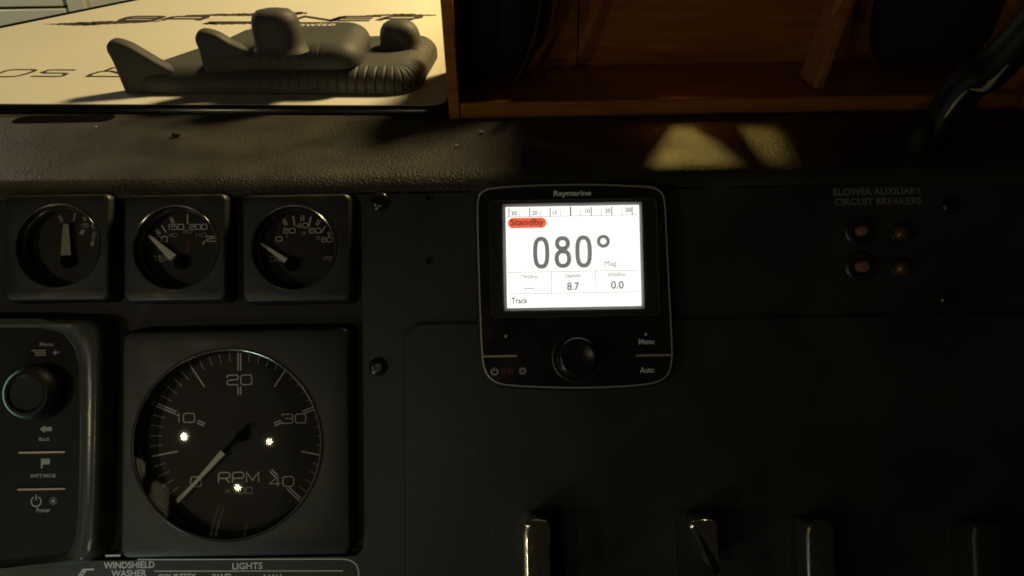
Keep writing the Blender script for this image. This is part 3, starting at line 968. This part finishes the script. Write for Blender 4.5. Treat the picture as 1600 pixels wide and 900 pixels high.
# ================================================================== INSTRUMENTS
def gauge(name, label, box, circle, dial_w, group):
    """square pod with a round window; returns thing, centre, dial sheet"""
    WF = 5.0
    s = Sheet(WF)
    x0, y0, x1, y1 = s.rect(*box)
    cx, cy = s.p(circle[0], circle[1]); r = (s.p(circle[0] + circle[2], circle[1])[0] - cx)
    t = on_panel(name, label, 'gauge', cx, cy, 0, group)
    L = lambda d: rrect(x0 - cx + d, y0 - cy + d, x1 - cx - d, y1 - cy - d, 4.0 if r < 40 else 5.0)
    mb = MB()
    mb.loft([z_(L(-1.6), -9), z_(L(-.4), WF - 2.2), z_(L(0), WF - 1.0), z_(L(.5), WF - .3), z_(L(1.2), WF)])
    n = 72
    mb.plate(ccw(L(1.2)), [circ(r + .7, n)], WF)
    mb.build('housing', 'pod_black', t, smooth=40)
    mb = MB()
    mb.loft([z_(circ(r + .7, n), WF), z_(circ(r + .2, n), WF - .6), z_(circ(r - .2, n), WF - 5), z_(circ(r - 1.4, n), WF - 5.6), z_(circ(r - 1.8, n), dial_w - 0.2)])
    mb.build('well', 'bore_black', t, smooth=30)
    mb = MB(); mb.ring([(r + .75, WF - .1), (r + .75, WF + .5), (r + .3, WF + 1.0), (r - .3, WF + .8), (r - .4, WF - .1)], 96)
    mb.build('bezel_ring', 'ring_gloss', t, smooth=60)
    if r < 40:
        mb = MB(); mb.ring([(r - .9, WF - 5.8), (r - 1.0, WF - 4.9), (r - 1.7, WF - 4.7), (r - 2.2, WF - 5.2), (r - 2.2, WF - 5.8)], 96); mb.build('inner_ring', 'ring_gloss', t, smooth=60)  # ring added for glints at the lens edge
    mb = MB(); mb.plate(circ(r - 1.2, n), [], dial_w); mb.build('dial', 'dial_black', t)
    return t, (cx, cy), r, Sheet(dial_w + .1, (cx, cy))


def dome(t, r, base, sag, n=72, k=10):
    mb = MB(); Rr = (r * r + sag * sag) / (2 * sag)
    prof = []
    for i in range(k + 1):
        q = r * (1 - i / k); prof.append((max(q, .01), base + math.sqrt(Rr * Rr - q * q) - (Rr - sag)))
    mb.lathe(prof, n)
    return mb.build('lens', 'lens_glass', t, smooth=80)


def tick(mb, s, a, b, wd, dbl=0.0):
    p, q = Vector(s.p(*a)), Vector(s.p(*b))
    d = (q - p).normalized(); nn = Vector((-d.y, d.x))
    for k in ((-dbl, dbl) if dbl else (0,)):
        mb.ribbon([tuple(p + nn * k), tuple(q + nn * k)], wd, s.wh)


def needle(t, cen, wh, pts, hub=None, m='needle_cream', hubr=4.0):
    s = Sheet(wh, cen)
    mb = MB(); P = [s.p(*p) for p in pts]
    mb.slab(ccw(P), [], wh - .8, wh); mb.build('needle', m, t, bevel=0.15)
    if hub:
        u, v = s.p(*hub); mb = MB(); mb.lathe([(hubr, wh - 5.5), (hubr, wh - .6), (hubr * .8, wh + .5), (hubr * .4, wh + .9)], 32, u, v)
        mb.build('hub', 'hub_black', t, smooth=40)


G = 'small round gauges in the upper left row'
SM = -6.0
# leftmost gauge
t, cen, r, s = gauge('round_gauge', 'small round gauge with upright needle, leftmost in the top row', (6, 304, 170, 468), (90, 384.5, 65), SM, G)
mb = MB()
for a, b, dd in (((93, 337), (97, 347), .55), ((117, 333), (115, 346), 0), ((131, 338), (133.5, 345), .5), ((143, 350), (146, 358), 0), ((148, 362), (145, 374), .6)):
    tick(mb, s, a, b, .6 if dd else .9, dd)
euro_into(mb, '15', *s.rect(126, 349.5, 138, 355), s.wh, .2)
mb.ribbon([s.p(126, 366), s.p(131, 359)], 2.2, s.wh)
mb.ribbon([s.p(143.5, 384), s.p(145.5, 376)], 1.8, s.wh)
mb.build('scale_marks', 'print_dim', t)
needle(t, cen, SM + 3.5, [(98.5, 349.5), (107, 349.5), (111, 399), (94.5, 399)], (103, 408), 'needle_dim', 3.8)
dome(t, r - .2, 5.2, 0.8)
# temperature gauge
t, cen, r, s = gauge('round_gauge', 'small round temperature gauge reading near 100, middle of the top row', (193, 304, 353, 469), (274, 387, 65.5), SM, G)
mb = MB()
for a, b, dd in (((243.5, 359), (249.5, 366), .55), ((252.5, 352), (259.5, 363), 0), ((267, 340), (271, 349), .6), ((293, 334.5), (293, 350), 0), ((316.5, 382), (320, 376), 0)):
    tick(mb, s, a, b, .55 if dd else .7, dd)
for tx, bx in (('150', (262, 350.5, 287, 358.5)), ('200', (296, 350.5, 323, 358.5)), ('100', (239, 369.5, 261, 378)), ('250', (323, 369, 346, 377))):
    euro_into(mb, tx, *s.rect(*bx), s.wh, .17)
mb.build('scale_marks', 'print_grey', t)
mb = MB()
for tx, bx in (('40', (263, 364.5, 276, 370)), ('80', (286.5, 358.8, 299.5, 364.2)), ('110', (305, 364.5, 322, 370)), ('TEMP', (240, 400, 275, 408))):
    euro_into(mb, tx, *s.rect(*bx), s.wh, .17)
mb.build('small_lettering', 'print_dim', t)
mb = MB(); x0, y0, x1, y1 = s.rect(291.5, 375, 295.5, 391)
mb.plate(ccw(rrect(x0, y0, x1, y1, .6)), [], s.wh); u, v = s.p(293.5, 391); mb.plate(circ(1.3, 16, u, v), [], s.wh + .01)
mb.build('thermometer_symbol', 'print_red', t)
needle(t, cen, SM + 3.5, [(231.5, 369.5), (234, 366.5), (275.5, 398.5), (264.5, 406.5)], (281, 410), hubr=3.8)
dome(t, r - .2, 5.2, 0.8)
# oil gauge
t, cen, r, s = gauge('round_gauge', 'small round oil pressure gauge scaled 0 to 80, rightmost of the top row', (379, 304, 547, 470), (458.5, 387, 65.5), SM, G)
mb = MB()
for a, b, dd in (((443, 342.5), (447.5, 352), .6), ((458, 338), (460.5, 353), 0), ((472.5, 336.5), (472.5, 345.5), .65), ((486, 338.5), (482.5, 353.5), 0), ((499.5, 343.5), (494.5, 352), .6), ((508.5, 353), (502, 363.5), 0), ((513, 362.5), (516, 369), .5)):
    tick(mb, s, a, b, .55 if dd else .75, dd)
for tx, bx in (('0', (431, 370, 440.5, 377)), ('20', (442.5, 357, 461, 364)), ('40', (463, 349, 481, 356)), ('60', (483.5, 357, 501, 364)), ('80', (502.5, 371, 519, 378))):
    euro_into(mb, tx, *s.rect(*bx), s.wh, .17)
mb.build('scale_marks', 'print_grey', t)
mb = MB()
for tx, bx in (('OIL', (422, 400.5, 444, 408)), ('PSI', (506.5, 401, 522, 407)), ('1', (446, 367.5, 450, 372.5)), ('3', (471, 362.5, 477, 367)), ('5', (494, 369.5, 500, 374.5))):
    euro_into(mb, tx, *s.rect(*bx), s.wh, .18)
mb.build('small_lettering', 'print_dim', t)
mb = MB()
mb.ribbon([s.p(*q) for q in ((463, 388), (470, 387), (470, 392), (476, 392), (486, 388.5), (480, 393.5), (474, 396), (463, 395.5))], .5, s.wh, True)
mb.ribbon([s.p(*q) for q in ((457, 387), (461, 389))], .5, s.wh)
mb.build('oil_can_symbol', 'print_red', t)
needle(t, cen, SM + 3.5, [(406.5, 381.5), (409, 379), (450, 404.5), (445, 411.5)], (454, 413), hubr=3.8)
dome(t, r - .2, 5.2, 0.8)

# ------------------------------------------------------------------ rev counter
TW = -7.0
tb = (190, 514, 546, 868)
t, cen, r, s = gauge('rev_counter', 'large round engine rev counter marked RPM with needle near zero', tb, (355, 694.5, 146.5), TW, None)
dc = (374.0, 686.0)


def pol(rad_, deg): return dc[0] + rad_ * math.sin(R(deg)), dc[1] - rad_ * math.cos(R(deg))


mb = MB()
for i in range(41):
    deg = -135 + 270 * i / 40
    if i % 10 == 0: tick(mb, s, pol(107, deg), pol(139, deg), .75, .75)
    elif i % 5 == 0: tick(mb, s, pol(98, deg), pol(139, deg), .8)
for i, ra, rb_ in ((10, 57, 69), (20, 69, 81), (30, 57, 69), (40, 69, 81)):
    deg = -135 + 270 * i / 40
    if i in (10, 30): tick(mb, s, pol(59, deg), pol(71, deg), .7, .75)
    else: tick(mb, s, pol(69, deg), pol(82, deg), .7, .75)
for tx, bx in (('20', (355, 586, 393.5, 601)), ('10', (274, 646, 304, 660)), ('30', (441, 647, 478, 661)), ('40', (421, 745, 459, 760)), ('0', (298, 745, 314.5, 760)), ('RPM', (341.5, 738, 404, 754))):
    euro_into(mb, tx, *s.rect(*bx), s.wh, .115)
mb.build('scale_marks', 'print_grey', t)
mb = MB()
for i in range(41):
    deg = -135 + 270 * i / 40
    if i % 5: tick(mb, s, pol(121, deg), pol(140, deg), .5)
mb.build('minor_marks', 'print_dim', t)
mb = MB()
euro_into(mb, 'x', *s.rect(351, 763, 360, 771), s.wh, .16)
euro_into(mb, '100', *s.rect(366, 761.5, 394, 771), s.wh, .15)
mb.build('multiplier_lettering', 'print_dim', t)
needle(t, cen, TW + 4, [(276, 784.5), (278, 786), (352, 709.5), (344.5, 703.5)])
needle(t, cen, TW + 3.9, [(346.5, 705), (350, 708), (391, 665), (387.5, 661.5)], (376, 682), 'hub_black', 3.2)
dome(t, r - .2, 5.2, 6.0, 96, 16)
mb = MB(); mb.ring([(r + 1.1, 4.9), (r + 1.2, 5.7), (r + .6, 6.1), (r + .1, 5.8), (r, 4.9)], 128); mb.build('lens_rim', 'chrome', t, smooth=60)

# ------------------------------------------------------------------ chart plotter at the left edge
s = Sheet(7.0)
cx, cy = s.p(60, 690)
t = on_panel('chart_plotter', 'chart plotter with thick rounded bezel, knob and keys, cut by left edge', 'chart plotter', cx, cy, 0)
sl = Sheet(7.0, (cx, cy))
of = [sl.p(*q) for q in ((-330, 500), (100, 498), (138, 499), (153, 506), (158, 525), (158, 600), (156, 700), (154, 800), (152, 850), (147, 868), (132, 880), (90, 887), (0, 897), (-330, 905))]
inn = [sl.p(*q) for q in ((-310, 512), (60, 512), (95, 522), (112, 545), (119, 575), (120.5, 620), (120, 700), (118.5, 770), (117, 815), (113, 845), (105, 865), (80, 876), (0, 890), (-310, 897))]
of = ccw(rnd(of, 2, True)); inn = ccw(rnd(inn, 2, True))
mb = MB()
mb.loft([z_(inset(of, -1.5), -8.9), z_(of, 4.5), z_(inset(of, 1.2), 6.4), z_(inset(of, 3.0), 7.4)])
mb.loft([z_(inset(of, 3.0), 7.4), z_(inset(inn, -5.0), 7.1), z_(inset(inn, -1.8), 6.2), z_(inn, 4.6)]) if len(of) == len(inn) else mb.plate(inset(of, 3.0), [inset(inn, -.6)], 7.4)
mb.build('bezel', 'mfd_bezel', t, smooth=60)
sk = Sheet(4.6, (cx, cy))
mb = MB(); mb.plate(inn, [], 4.6); mb.build('key_panel', 'key_black', t)
mb = MB(); u, v = Sheet(16, (cx, cy)).p(42, 615)
mb.lathe([(15.5, 4.6), (15.2, 7), (14.6, 12), (13.4, 15.5), (11.8, 17), (10.2, 17.2), (9.0, 16.2), (0.5, 15.8)], 48, u, v); mb.build('knob', 'knob_black', t, smooth=35)
sp = Sheet(4.7, (cx, cy))
def part(name, fn, m='print_dim'):
    mb_ = MB(); fn(mb_); return mb_.build(name, m, t)


part('menu_lettering', lambda q: font_into(q, 'Menu', *sp.rect(62, 534.5, 83, 541), 4.7))
part('list_symbol', lambda q: [q.ribbon([sp.p(xa, yy), sp.p(71.5, yy - .5)], .7, 4.7) for yy, xa in ((548, 49), (551.5, 54), (555, 55))])
part('arrow_symbol', lambda q: q.plate(ccw([sp.p(*k) for k in ((82, 551), (87, 546.5), (87, 549), (94, 550), (87, 553), (87, 555.5))]), [], 4.7))
part('arrow_symbol', lambda q: q.plate(ccw([sp.p(*k) for k in ((62, 670.5), (70, 664.5), (70, 667.5), (81, 667), (81, 673.5), (70, 673.5), (70, 676.5))]), [], 4.7))
part('back_lettering', lambda q: font_into(q, 'Back', *sp.rect(61, 683, 78, 689), 4.7))
part('flag_symbol', lambda q: q.plate(ccw([sp.p(*k) for k in ((64, 717), (78, 716.5), (78, 725.5), (67, 726), (66.5, 732), (64, 732))]), [], 4.7))
part('waypoint_lettering', lambda q: font_into(q, 'WPT/MOB', *sp.rect(47, 740.5, 87, 746.5), 4.7))
u, v = sp.p(56.5, 783.5)
part('power_symbol', lambda q: (q.ribbon([(u + 2.7 * math.sin(R(a_)), v + 2.7 * math.cos(R(a_))) for a_ in range(30, 331, 20)], .7, 4.7), q.ribbon([(u, v + .6), (u, v + 3.6)], .7, 4.72)))
u2, v2 = sp.p(83, 783)
part('brightness_symbol', lambda q: [q.plate(circ(1.0, 12, u2, v2), [], 4.7)] + [q.ribbon([(u2 + 1.4 * math.cos(k * .785), v2 + 1.4 * math.sin(k * .785)), (u2 + 2.3 * math.cos(k * .785), v2 + 2.3 * math.sin(k * .785))], .35, 4.7) for k in range(8)])
part('power_lettering', lambda q: font_into(q, 'Power', *sp.rect(57, 793.5, 79, 800.5), 4.7))
for ya, xa in ((706.5, 30), (764, 28)):
    x0, y0, x1, y1 = sk.rect(xa, ya - 1.4, 103, ya + 1.4)
    mb = MB(); mb.slab(ccw(rrect(x0, y0, x1, y1, .4, 3)), [], 4.3, 5.3); mb.build('key_divider', 'trim_silver', t, bevel=.2)
x0, y0, x1, y1 = sk.rect(-290, 535, -3.5, 800)
mb = MB(); mb.quad(x0, y0, x1, y1, 4.72); mb.build('screen', 'plotter_screen', t)

# ------------------------------------------------------------------ autopilot controller
WA = 9.0
s = Sheet(WA)
cx, cy = s.p(899, 447)
t = on_panel('autopilot_display', 'square black autopilot control head with bright white lit screen', 'autopilot', cx, cy, 0)
s = Sheet(WA, (cx, cy))
ol = [(745, 332), (746.5, 310), (753, 299), (766, 293.5), (800, 290), (850, 287.5), (897, 286.5), (945, 287), (990, 289), (1018, 291), (1032, 297), (1039, 308), (1041.5, 330), (1045, 400), (1048.5, 470), (1051.5, 530), (1052, 560), (1047, 582), (1034, 595), (1010, 601.5), (960, 605.5), (905, 607), (850, 606), (800, 603.5), (777, 599), (762, 588), (754.5, 570), (751.5, 540), (749, 480), (746.5, 400)]
ol = ccw([tuple(q) for q in smooth_loop([s.p(*q) for q in ol], 5)])
mb = MB(); mb.loft([z_(inset(ol, -2.2), .02), z_(inset(ol, -1.6), 4), z_(inset(ol, -.3), 7.4), z_(inset(ol, 0.1), 8.0), z_(inset(ol, 1.5), 8.0)])
mb.build('housing', 'satin_black', t, smooth=60)
mb = MB(); mb.loft([z_(inset(ol, .05), 7.6), z_(inset(ol, .0), 8.5), z_(inset(ol, .3), 8.95), z_(inset(ol, .75), 8.95), z_(inset(ol, 1.0), 8.4), z_(inset(ol, 1.0), 7.6)])
mb.build('trim_ring', 'trim_silver', t, smooth=60)
sw = Sheet(8.6, (cx, cy))
wl = rrect(*sw.rect(766, 311, 1028, 494), 3.0)
hl = rrect(*sw.rect(786.5, 317, 1004.5, 483.5), .6)
mb = MB(); mb.plate(inset(ol, 1.01), [ccw(wl)], 8.5); mb.build('front_face', 'gloss_black', t)
mb = MB()
mb.loft([z_(ccw(wl), 8.5), z_(inset(ccw(wl), .4), 8.15)]); mb.plate(inset(ccw(wl), .4), [ccw(hl)], 8.15)
mb.build('screen_window', 'window_black', t, smooth=20)
mb = MB(); w2 = ccw(wl); mb.loft([z_(w2, 8.45), z_(inset(w2, -.05), 8.62), z_(inset(w2, .22), 8.62), z_(inset(w2, .3), 8.1)]); mb.build('window_edge', 'window_edge', t, smooth=60)
ss = Sheet(5.4, (cx, cy))
sr = ss.rect(791, 321.5, 1000.5, 479.5)
scl = rrect(*sr, .3)
hl2 = rrect(*sw.rect(786.5, 317, 1004.5, 483.5), .3)
mb = MB(); mb.loft([z_(ccw(hl2), 8.15), z_(ccw(scl), 5.35)]); mb.build('screen_frame', 'frame_grey', t, smooth=20)
mb = MB(); mb.quad(*sr, 5.4); mb.build('screen', 'screen_white', t)
scr = [o_ for o_ in t.children if o_.name.startswith('screen') and len(o_.data.polygons) == 1][0]
mb = MB(); mb.plate(inset(ccw(wl), .45), [], 8.45); mb.build('screen_glass', 'cover_glass', t)


def SQ(px, py):
    # screen coordinates: measured against the lit rectangle
    fx = (px - 791) / (1000.5 - 791); fyv = (py - 321.5) / (479.5 - 321.5)
    return sr[0] + fx * (sr[2] - sr[0]), sr[3] + fyv * (sr[1] - sr[3])


def SR(x0, y0, x1, y1):
    a_ = SQ(x0, y1); b__ = SQ(x1, y0); return a_[0], a_[1], b__[0], b__[1]


z = 5.44
mb = MB()
# heading digits: closed strokes
def oval(x0, y0, x1, y1, wd, pw=.75, n=40):
    a_ = SR(x0, y0, x1, y1); hx_, hy_ = (a_[2] - a_[0]) / 2, (a_[3] - a_[1]) / 2; mx_, my_ = (a_[0] + a_[2]) / 2, (a_[1] + a_[3]) / 2
    hx_ -= wd / 2; hy_ -= wd / 2
    f = lambda q: math.copysign(abs(q) ** pw, q)
    mb.ribbon([(mx_ + hx_ * f(math.cos(2 * math.pi * i / n)), my_ + hy_ * f(math.sin(2 * math.pi * i / n))) for i in range(n)], wd, z, True)


oval(833, 369, 858.5, 419, 2.35); oval(899, 368, 925, 418.5, 2.35)
oval(867.5, 368.5, 891, 391.5, 2.35, .9); z = 5.445; oval(866.5, 389, 892.5, 418.5, 2.35, .85); z = 5.44
oval(933, 367.5, 953.5, 388, 1.9, 1.0)
mb.build('heading_figures', 'screen_text', scr)
def scr_text(tx, bx, bold=0.018):
    m_ = MB(); font_into(m_, tx, *bx, z, bold); m_.build('screen_lettering', 'screen_text_dark', scr)


scr_text('Mag', SR(944.5, 408.5, 963, 419), 0.0)
scr_text('Track', SR(797.5, 463.5, 823.5, 472.5))
scr_text('8.7', SR(885, 441, 904, 453.5))
scr_text('0.0', SR(953.5, 440, 973.5, 452.5))
scr_text('30', SR(800, 328, 809, 335)); scr_text('20', SR(832.5, 328, 841, 335)); scr_text('10', SR(865, 328, 872, 334.5))
scr_text('10', SR(916, 326.5, 923.5, 333.5)); scr_text('20', SR(946.5, 326.5, 955.5, 333.5)); scr_text('30', SR(979, 325.5, 988, 333))
scr_text('TWS(Kts)', SR(812.5, 428.5, 840, 435.5), 0.010)
scr_text('Depth(ft)', SR(882, 428, 907, 435), 0.010)
scr_text('SOG(Kts)', SR(949, 427, 976.5, 434.5), 0.010)
mb = MB()
def hln(x0, y0, x1, y1, wd): mb.ribbon([SQ(x0, y0), SQ(x1, y1)], wd, z)
def box_line(x0, x1, y): hln(x0, y, x1, y, .26)
box_line(793, 998, 337.2); box_line(794, 997.5, 424); box_line(794, 998, 457.5)
for x in (861, 930): hln(x, 424.3, x, 457.2, .26)
for x in (796.5, 829, 861, 925.5, 957.5, 989.5): hln(x, 323.5, x, 337, .55)
for x in (813.5, 845.5, 877.5, 909, 941.5, 973.5): hln(x, 328, x, 337, .3)
hln(893, 322.5, 893, 337, .8)
for x in (821, 826, 831): hln(x - 1.6, 449.5, x + 1.8, 449.5, .6)
mb.build('screen_scale', 'screen_text_soft', scr)
mb = MB(); mb.plate(ccw(rrect(*SR(794.5, 339, 855, 355), 2.7, 8)), [], z); mb.build('status_badge', 'screen_orange', scr)
mb = MB(); font_into(mb, 'Standby', *SR(798.5, 340.5, 851, 353.8), z + .03); mb.build('status_lettering', 'screen_darkred', scr)
# print and keys on the face
sf = Sheet(8.56, (cx, cy)); zf = 8.56
part('maker_lettering', lambda q: font_into(q, 'Raymarine', *sf.rect(865, 297.5, 923.5, 308.5), zf, 0.03), 'print_grey')
part('menu_lettering', lambda q: font_into(q, 'Menu', *sf.rect(998, 529.5, 1022, 538), zf), 'print_grey')
part('auto_lettering', lambda q: font_into(q, 'Auto', *sf.rect(1000, 573.5, 1022, 582.5), zf), 'print_grey')
u, v = sf.p(772.5, 580.5)
part('power_symbol', lambda q: (q.ribbon([(u + 1.75 * math.sin(R(a_)), v + 1.75 * math.cos(R(a_))) for a_ in range(35, 326, 15)], .42, zf), q.ribbon([(u, v + .3), (u, v + 2.3)], .42, zf + .01)), 'print_grey')
u2, v2 = sf.p(816.5, 580)
part('brightness_symbol', lambda q: [q.ribbon([(u2 + .8 * math.cos(k * .785 + .1), v2 + .8 * math.sin(k * .785 + .1)), (u2 + 2.2 * math.cos(k * .785 + .1), v2 + 2.2 * math.sin(k * .785 + .1))], .36, zf + .003 * (k % 2)) for k in range(8)], 'print_grey')
mb = MB(); font_into(mb, 'STBY', *sf.rect(783, 576, 805, 585), zf); mb.build('standby_lettering', 'print_red', t)
for px, py in ((790.5, 525), (1009.5, 522)):
    u, v = sf.p(px, py); mb = MB(); mb.lathe([(.85, 8.45), (.8, 8.75), (.4, 8.9)], 16, u, v); mb.build('key_dot', 'print_white', t, smooth=60)
for xa, xb, ya in ((754, 808, 556.5), (993.5, 1050, 555)):
    x0, y0, x1, y1 = sf.rect(xa, ya - 1.6, xb, ya + 1.6)
    mb = MB(); mb.slab(ccw(rrect(x0, y0, x1, y1, .35, 3)), [], 8.3, 9.1); mb.build('key_bar', 'trim_silver', t, bevel=.25)
u, v = sf.p(902, 558)
mb = MB(); mb.ring([(14.2, 8.45), (13.6, 9.1), (12.6, 9.0), (12.2, 8.45)], 64, u, v); mb.build('knob_collar', 'satin_black', t, smooth=60)
mb = MB(); mb.lathe([(12.1, 8.45), (11.9, 11), (11.3, 14.2), (10.4, 16), (9.3, 16.9), (8.2, 16.8), (6, 16.1), (2.5, 15.7), (.3, 15.6)], 64, u, v); mb.build('knob', 'gloss_black', t, smooth=50)

# ------------------------------------------------------------------ circuit breakers
for px, py, tx, ty, tip, tr, lb in ((1342, 362, 1351.5, 362, 'breaker_tip', 2.3, 'circuit breaker with pinkish button in black collar, upper left of four'),
                                    (1343, 417, 1355, 416, 'breaker_tip', 2.8, 'circuit breaker with pinkish button in black collar, lower left of four'),
                                    (1405, 365, 1412.5, 365, 'breaker_amber', 3.9, 'circuit breaker with amber button, upper right of four'),
                                    (1406, 419, 1413, 419, 'breaker_amber', 3.9, 'circuit breaker with amber button, lower right of four')):
    u, v = pan(px, py, 1)
    b = on_panel('circuit_breaker', lb, 'circuit breaker', u, v, 0, 'circuit breakers on the dashboard')
    R0 = 8.4 if tip == 'breaker_tip' else 5.6
    mb = MB(); mb.ring([(R0, .02), (R0, 2.2), (R0 * .88, 3.2), (R0 * .62, 3.2), (R0 * .6, .02)], 36); mb.build('collar', 'satin_black', b, smooth=40)
    top = 8.0 if tip == 'breaker_tip' else 6
    mb = MB(); mb.lathe([(tr + .3, .02), (tr + .25, top - 1), (tr, top - .2), (tr * .6, top + (.1 if tr < 3 else 1.2)), (tr * .2, top + (.15 if tr < 3 else 1.7))], 32); mb.build('button', tip, b, smooth=40)

# ------------------------------------------------------------------ switch levers along the bottom
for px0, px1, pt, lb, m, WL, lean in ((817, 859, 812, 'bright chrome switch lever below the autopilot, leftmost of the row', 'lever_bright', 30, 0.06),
                                (1076, 1121, 811, 'chrome switch lever cut to its lit tip, second from left in the row', 'lever_bright', 30, 0.0),
                                (1259, 1305, 814, 'glossy switch lever toned down for shade, third from left in the row', 'lever_shade_dim', 24, 0.0),
                                (1520, 1566, 816, 'switch lever darkened for shade, at far right of the row', 'lever_shade_dark', 22, 0.0)):
    s = Sheet(WL); u0, v0 = s.p((px0 + px1) / 2, pt); hw = (s.p(px1, pt)[0] - s.p(px0, pt)[0]) / 2
    b = on_panel('switch_lever', lb, 'switch', u0, v0 - 40, 2.0, 'switch levers along the lower edge')
    prof_ = [(-hw, -8), (hw * 1.08, -8), (hw * 1.02, 20), (hw, 37), (hw * .86, 39.4), (hw * .3, 40), (-hw * .45, 40), (-hw * .84, 38.6), (-hw, 34)]
    if px0 == 1076: prof_ = [(hw * 1.1, 10), (hw * 1.06, 24), (hw, 37.5), (hw * .8, 39.6), (0, 40), (-hw * .8, 39), (-hw, 36), (-hw * .55, 30), (hw * .3, 20), (hw * .85, 11)]  # outline follows the lit tip; the shaded lower left is cut away
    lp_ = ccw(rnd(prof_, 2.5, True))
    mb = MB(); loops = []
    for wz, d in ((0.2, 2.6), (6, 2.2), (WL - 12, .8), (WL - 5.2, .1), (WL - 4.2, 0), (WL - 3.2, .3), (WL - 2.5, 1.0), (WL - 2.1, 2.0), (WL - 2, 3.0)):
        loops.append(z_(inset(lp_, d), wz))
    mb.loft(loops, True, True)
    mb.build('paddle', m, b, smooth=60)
    mb = MB(); mb.slab(ccw(rrect(-hw - 2, -12, hw + 2, 38, 3)), [], 0.02, .5); mb.build('base_plate', 'panel_black', b, bevel=.2)

# ------------------------------------------------------------------ added white seat behind the camera, only feeding reflections in the rev counter glass
seat = thing('reflection_seat', 'made-up white seat added to feed reflections in the rev counter glass', 'seat', Matrix.Translation((-.6, -.25, -.3)))
A_, B_ = Vector((-800, -90)), Vector((-520, -400))
dr = (B_ - A_).normalized(); nr = Vector((-dr.y, dr.x))
for k, (f0, f1, zt) in enumerate(((0.02, 0.24, 300), (0.34, 0.56, 240))):
    lp_ = []
    p_, q_ = A_.lerp(B_, f0), A_.lerp(B_, f1)
    base = [p_ - nr * 30, q_ - nr * 30, q_ + nr * 30, p_ + nr * 30]
    lp_ = ccw(rcorner([(v_.x + 600, v_.y + 250) for v_ in base], 18, 6))
    mb = MB(); mb.loft([z_(inset(lp_, 8), 0), z_(lp_, 12), z_(lp_, zt - 16), z_(inset(lp_, 5), zt - 5), z_(inset(lp_, 16), zt)], True, True)
    mb.build('cushion', 'deck_white', seat, smooth=60)
for k, (x, y, x2) in enumerate(((-425, -240, -380), (-405, -246, -362), (-300, -260, -275))):
    mb = MB(); mb.tube([(x + 600, y + 250, 40), (x2 + 600, y + 250, 190 if k < 2 else 130)], 3, 14); mb.build('rail', 'deck_white', seat, smooth=60)
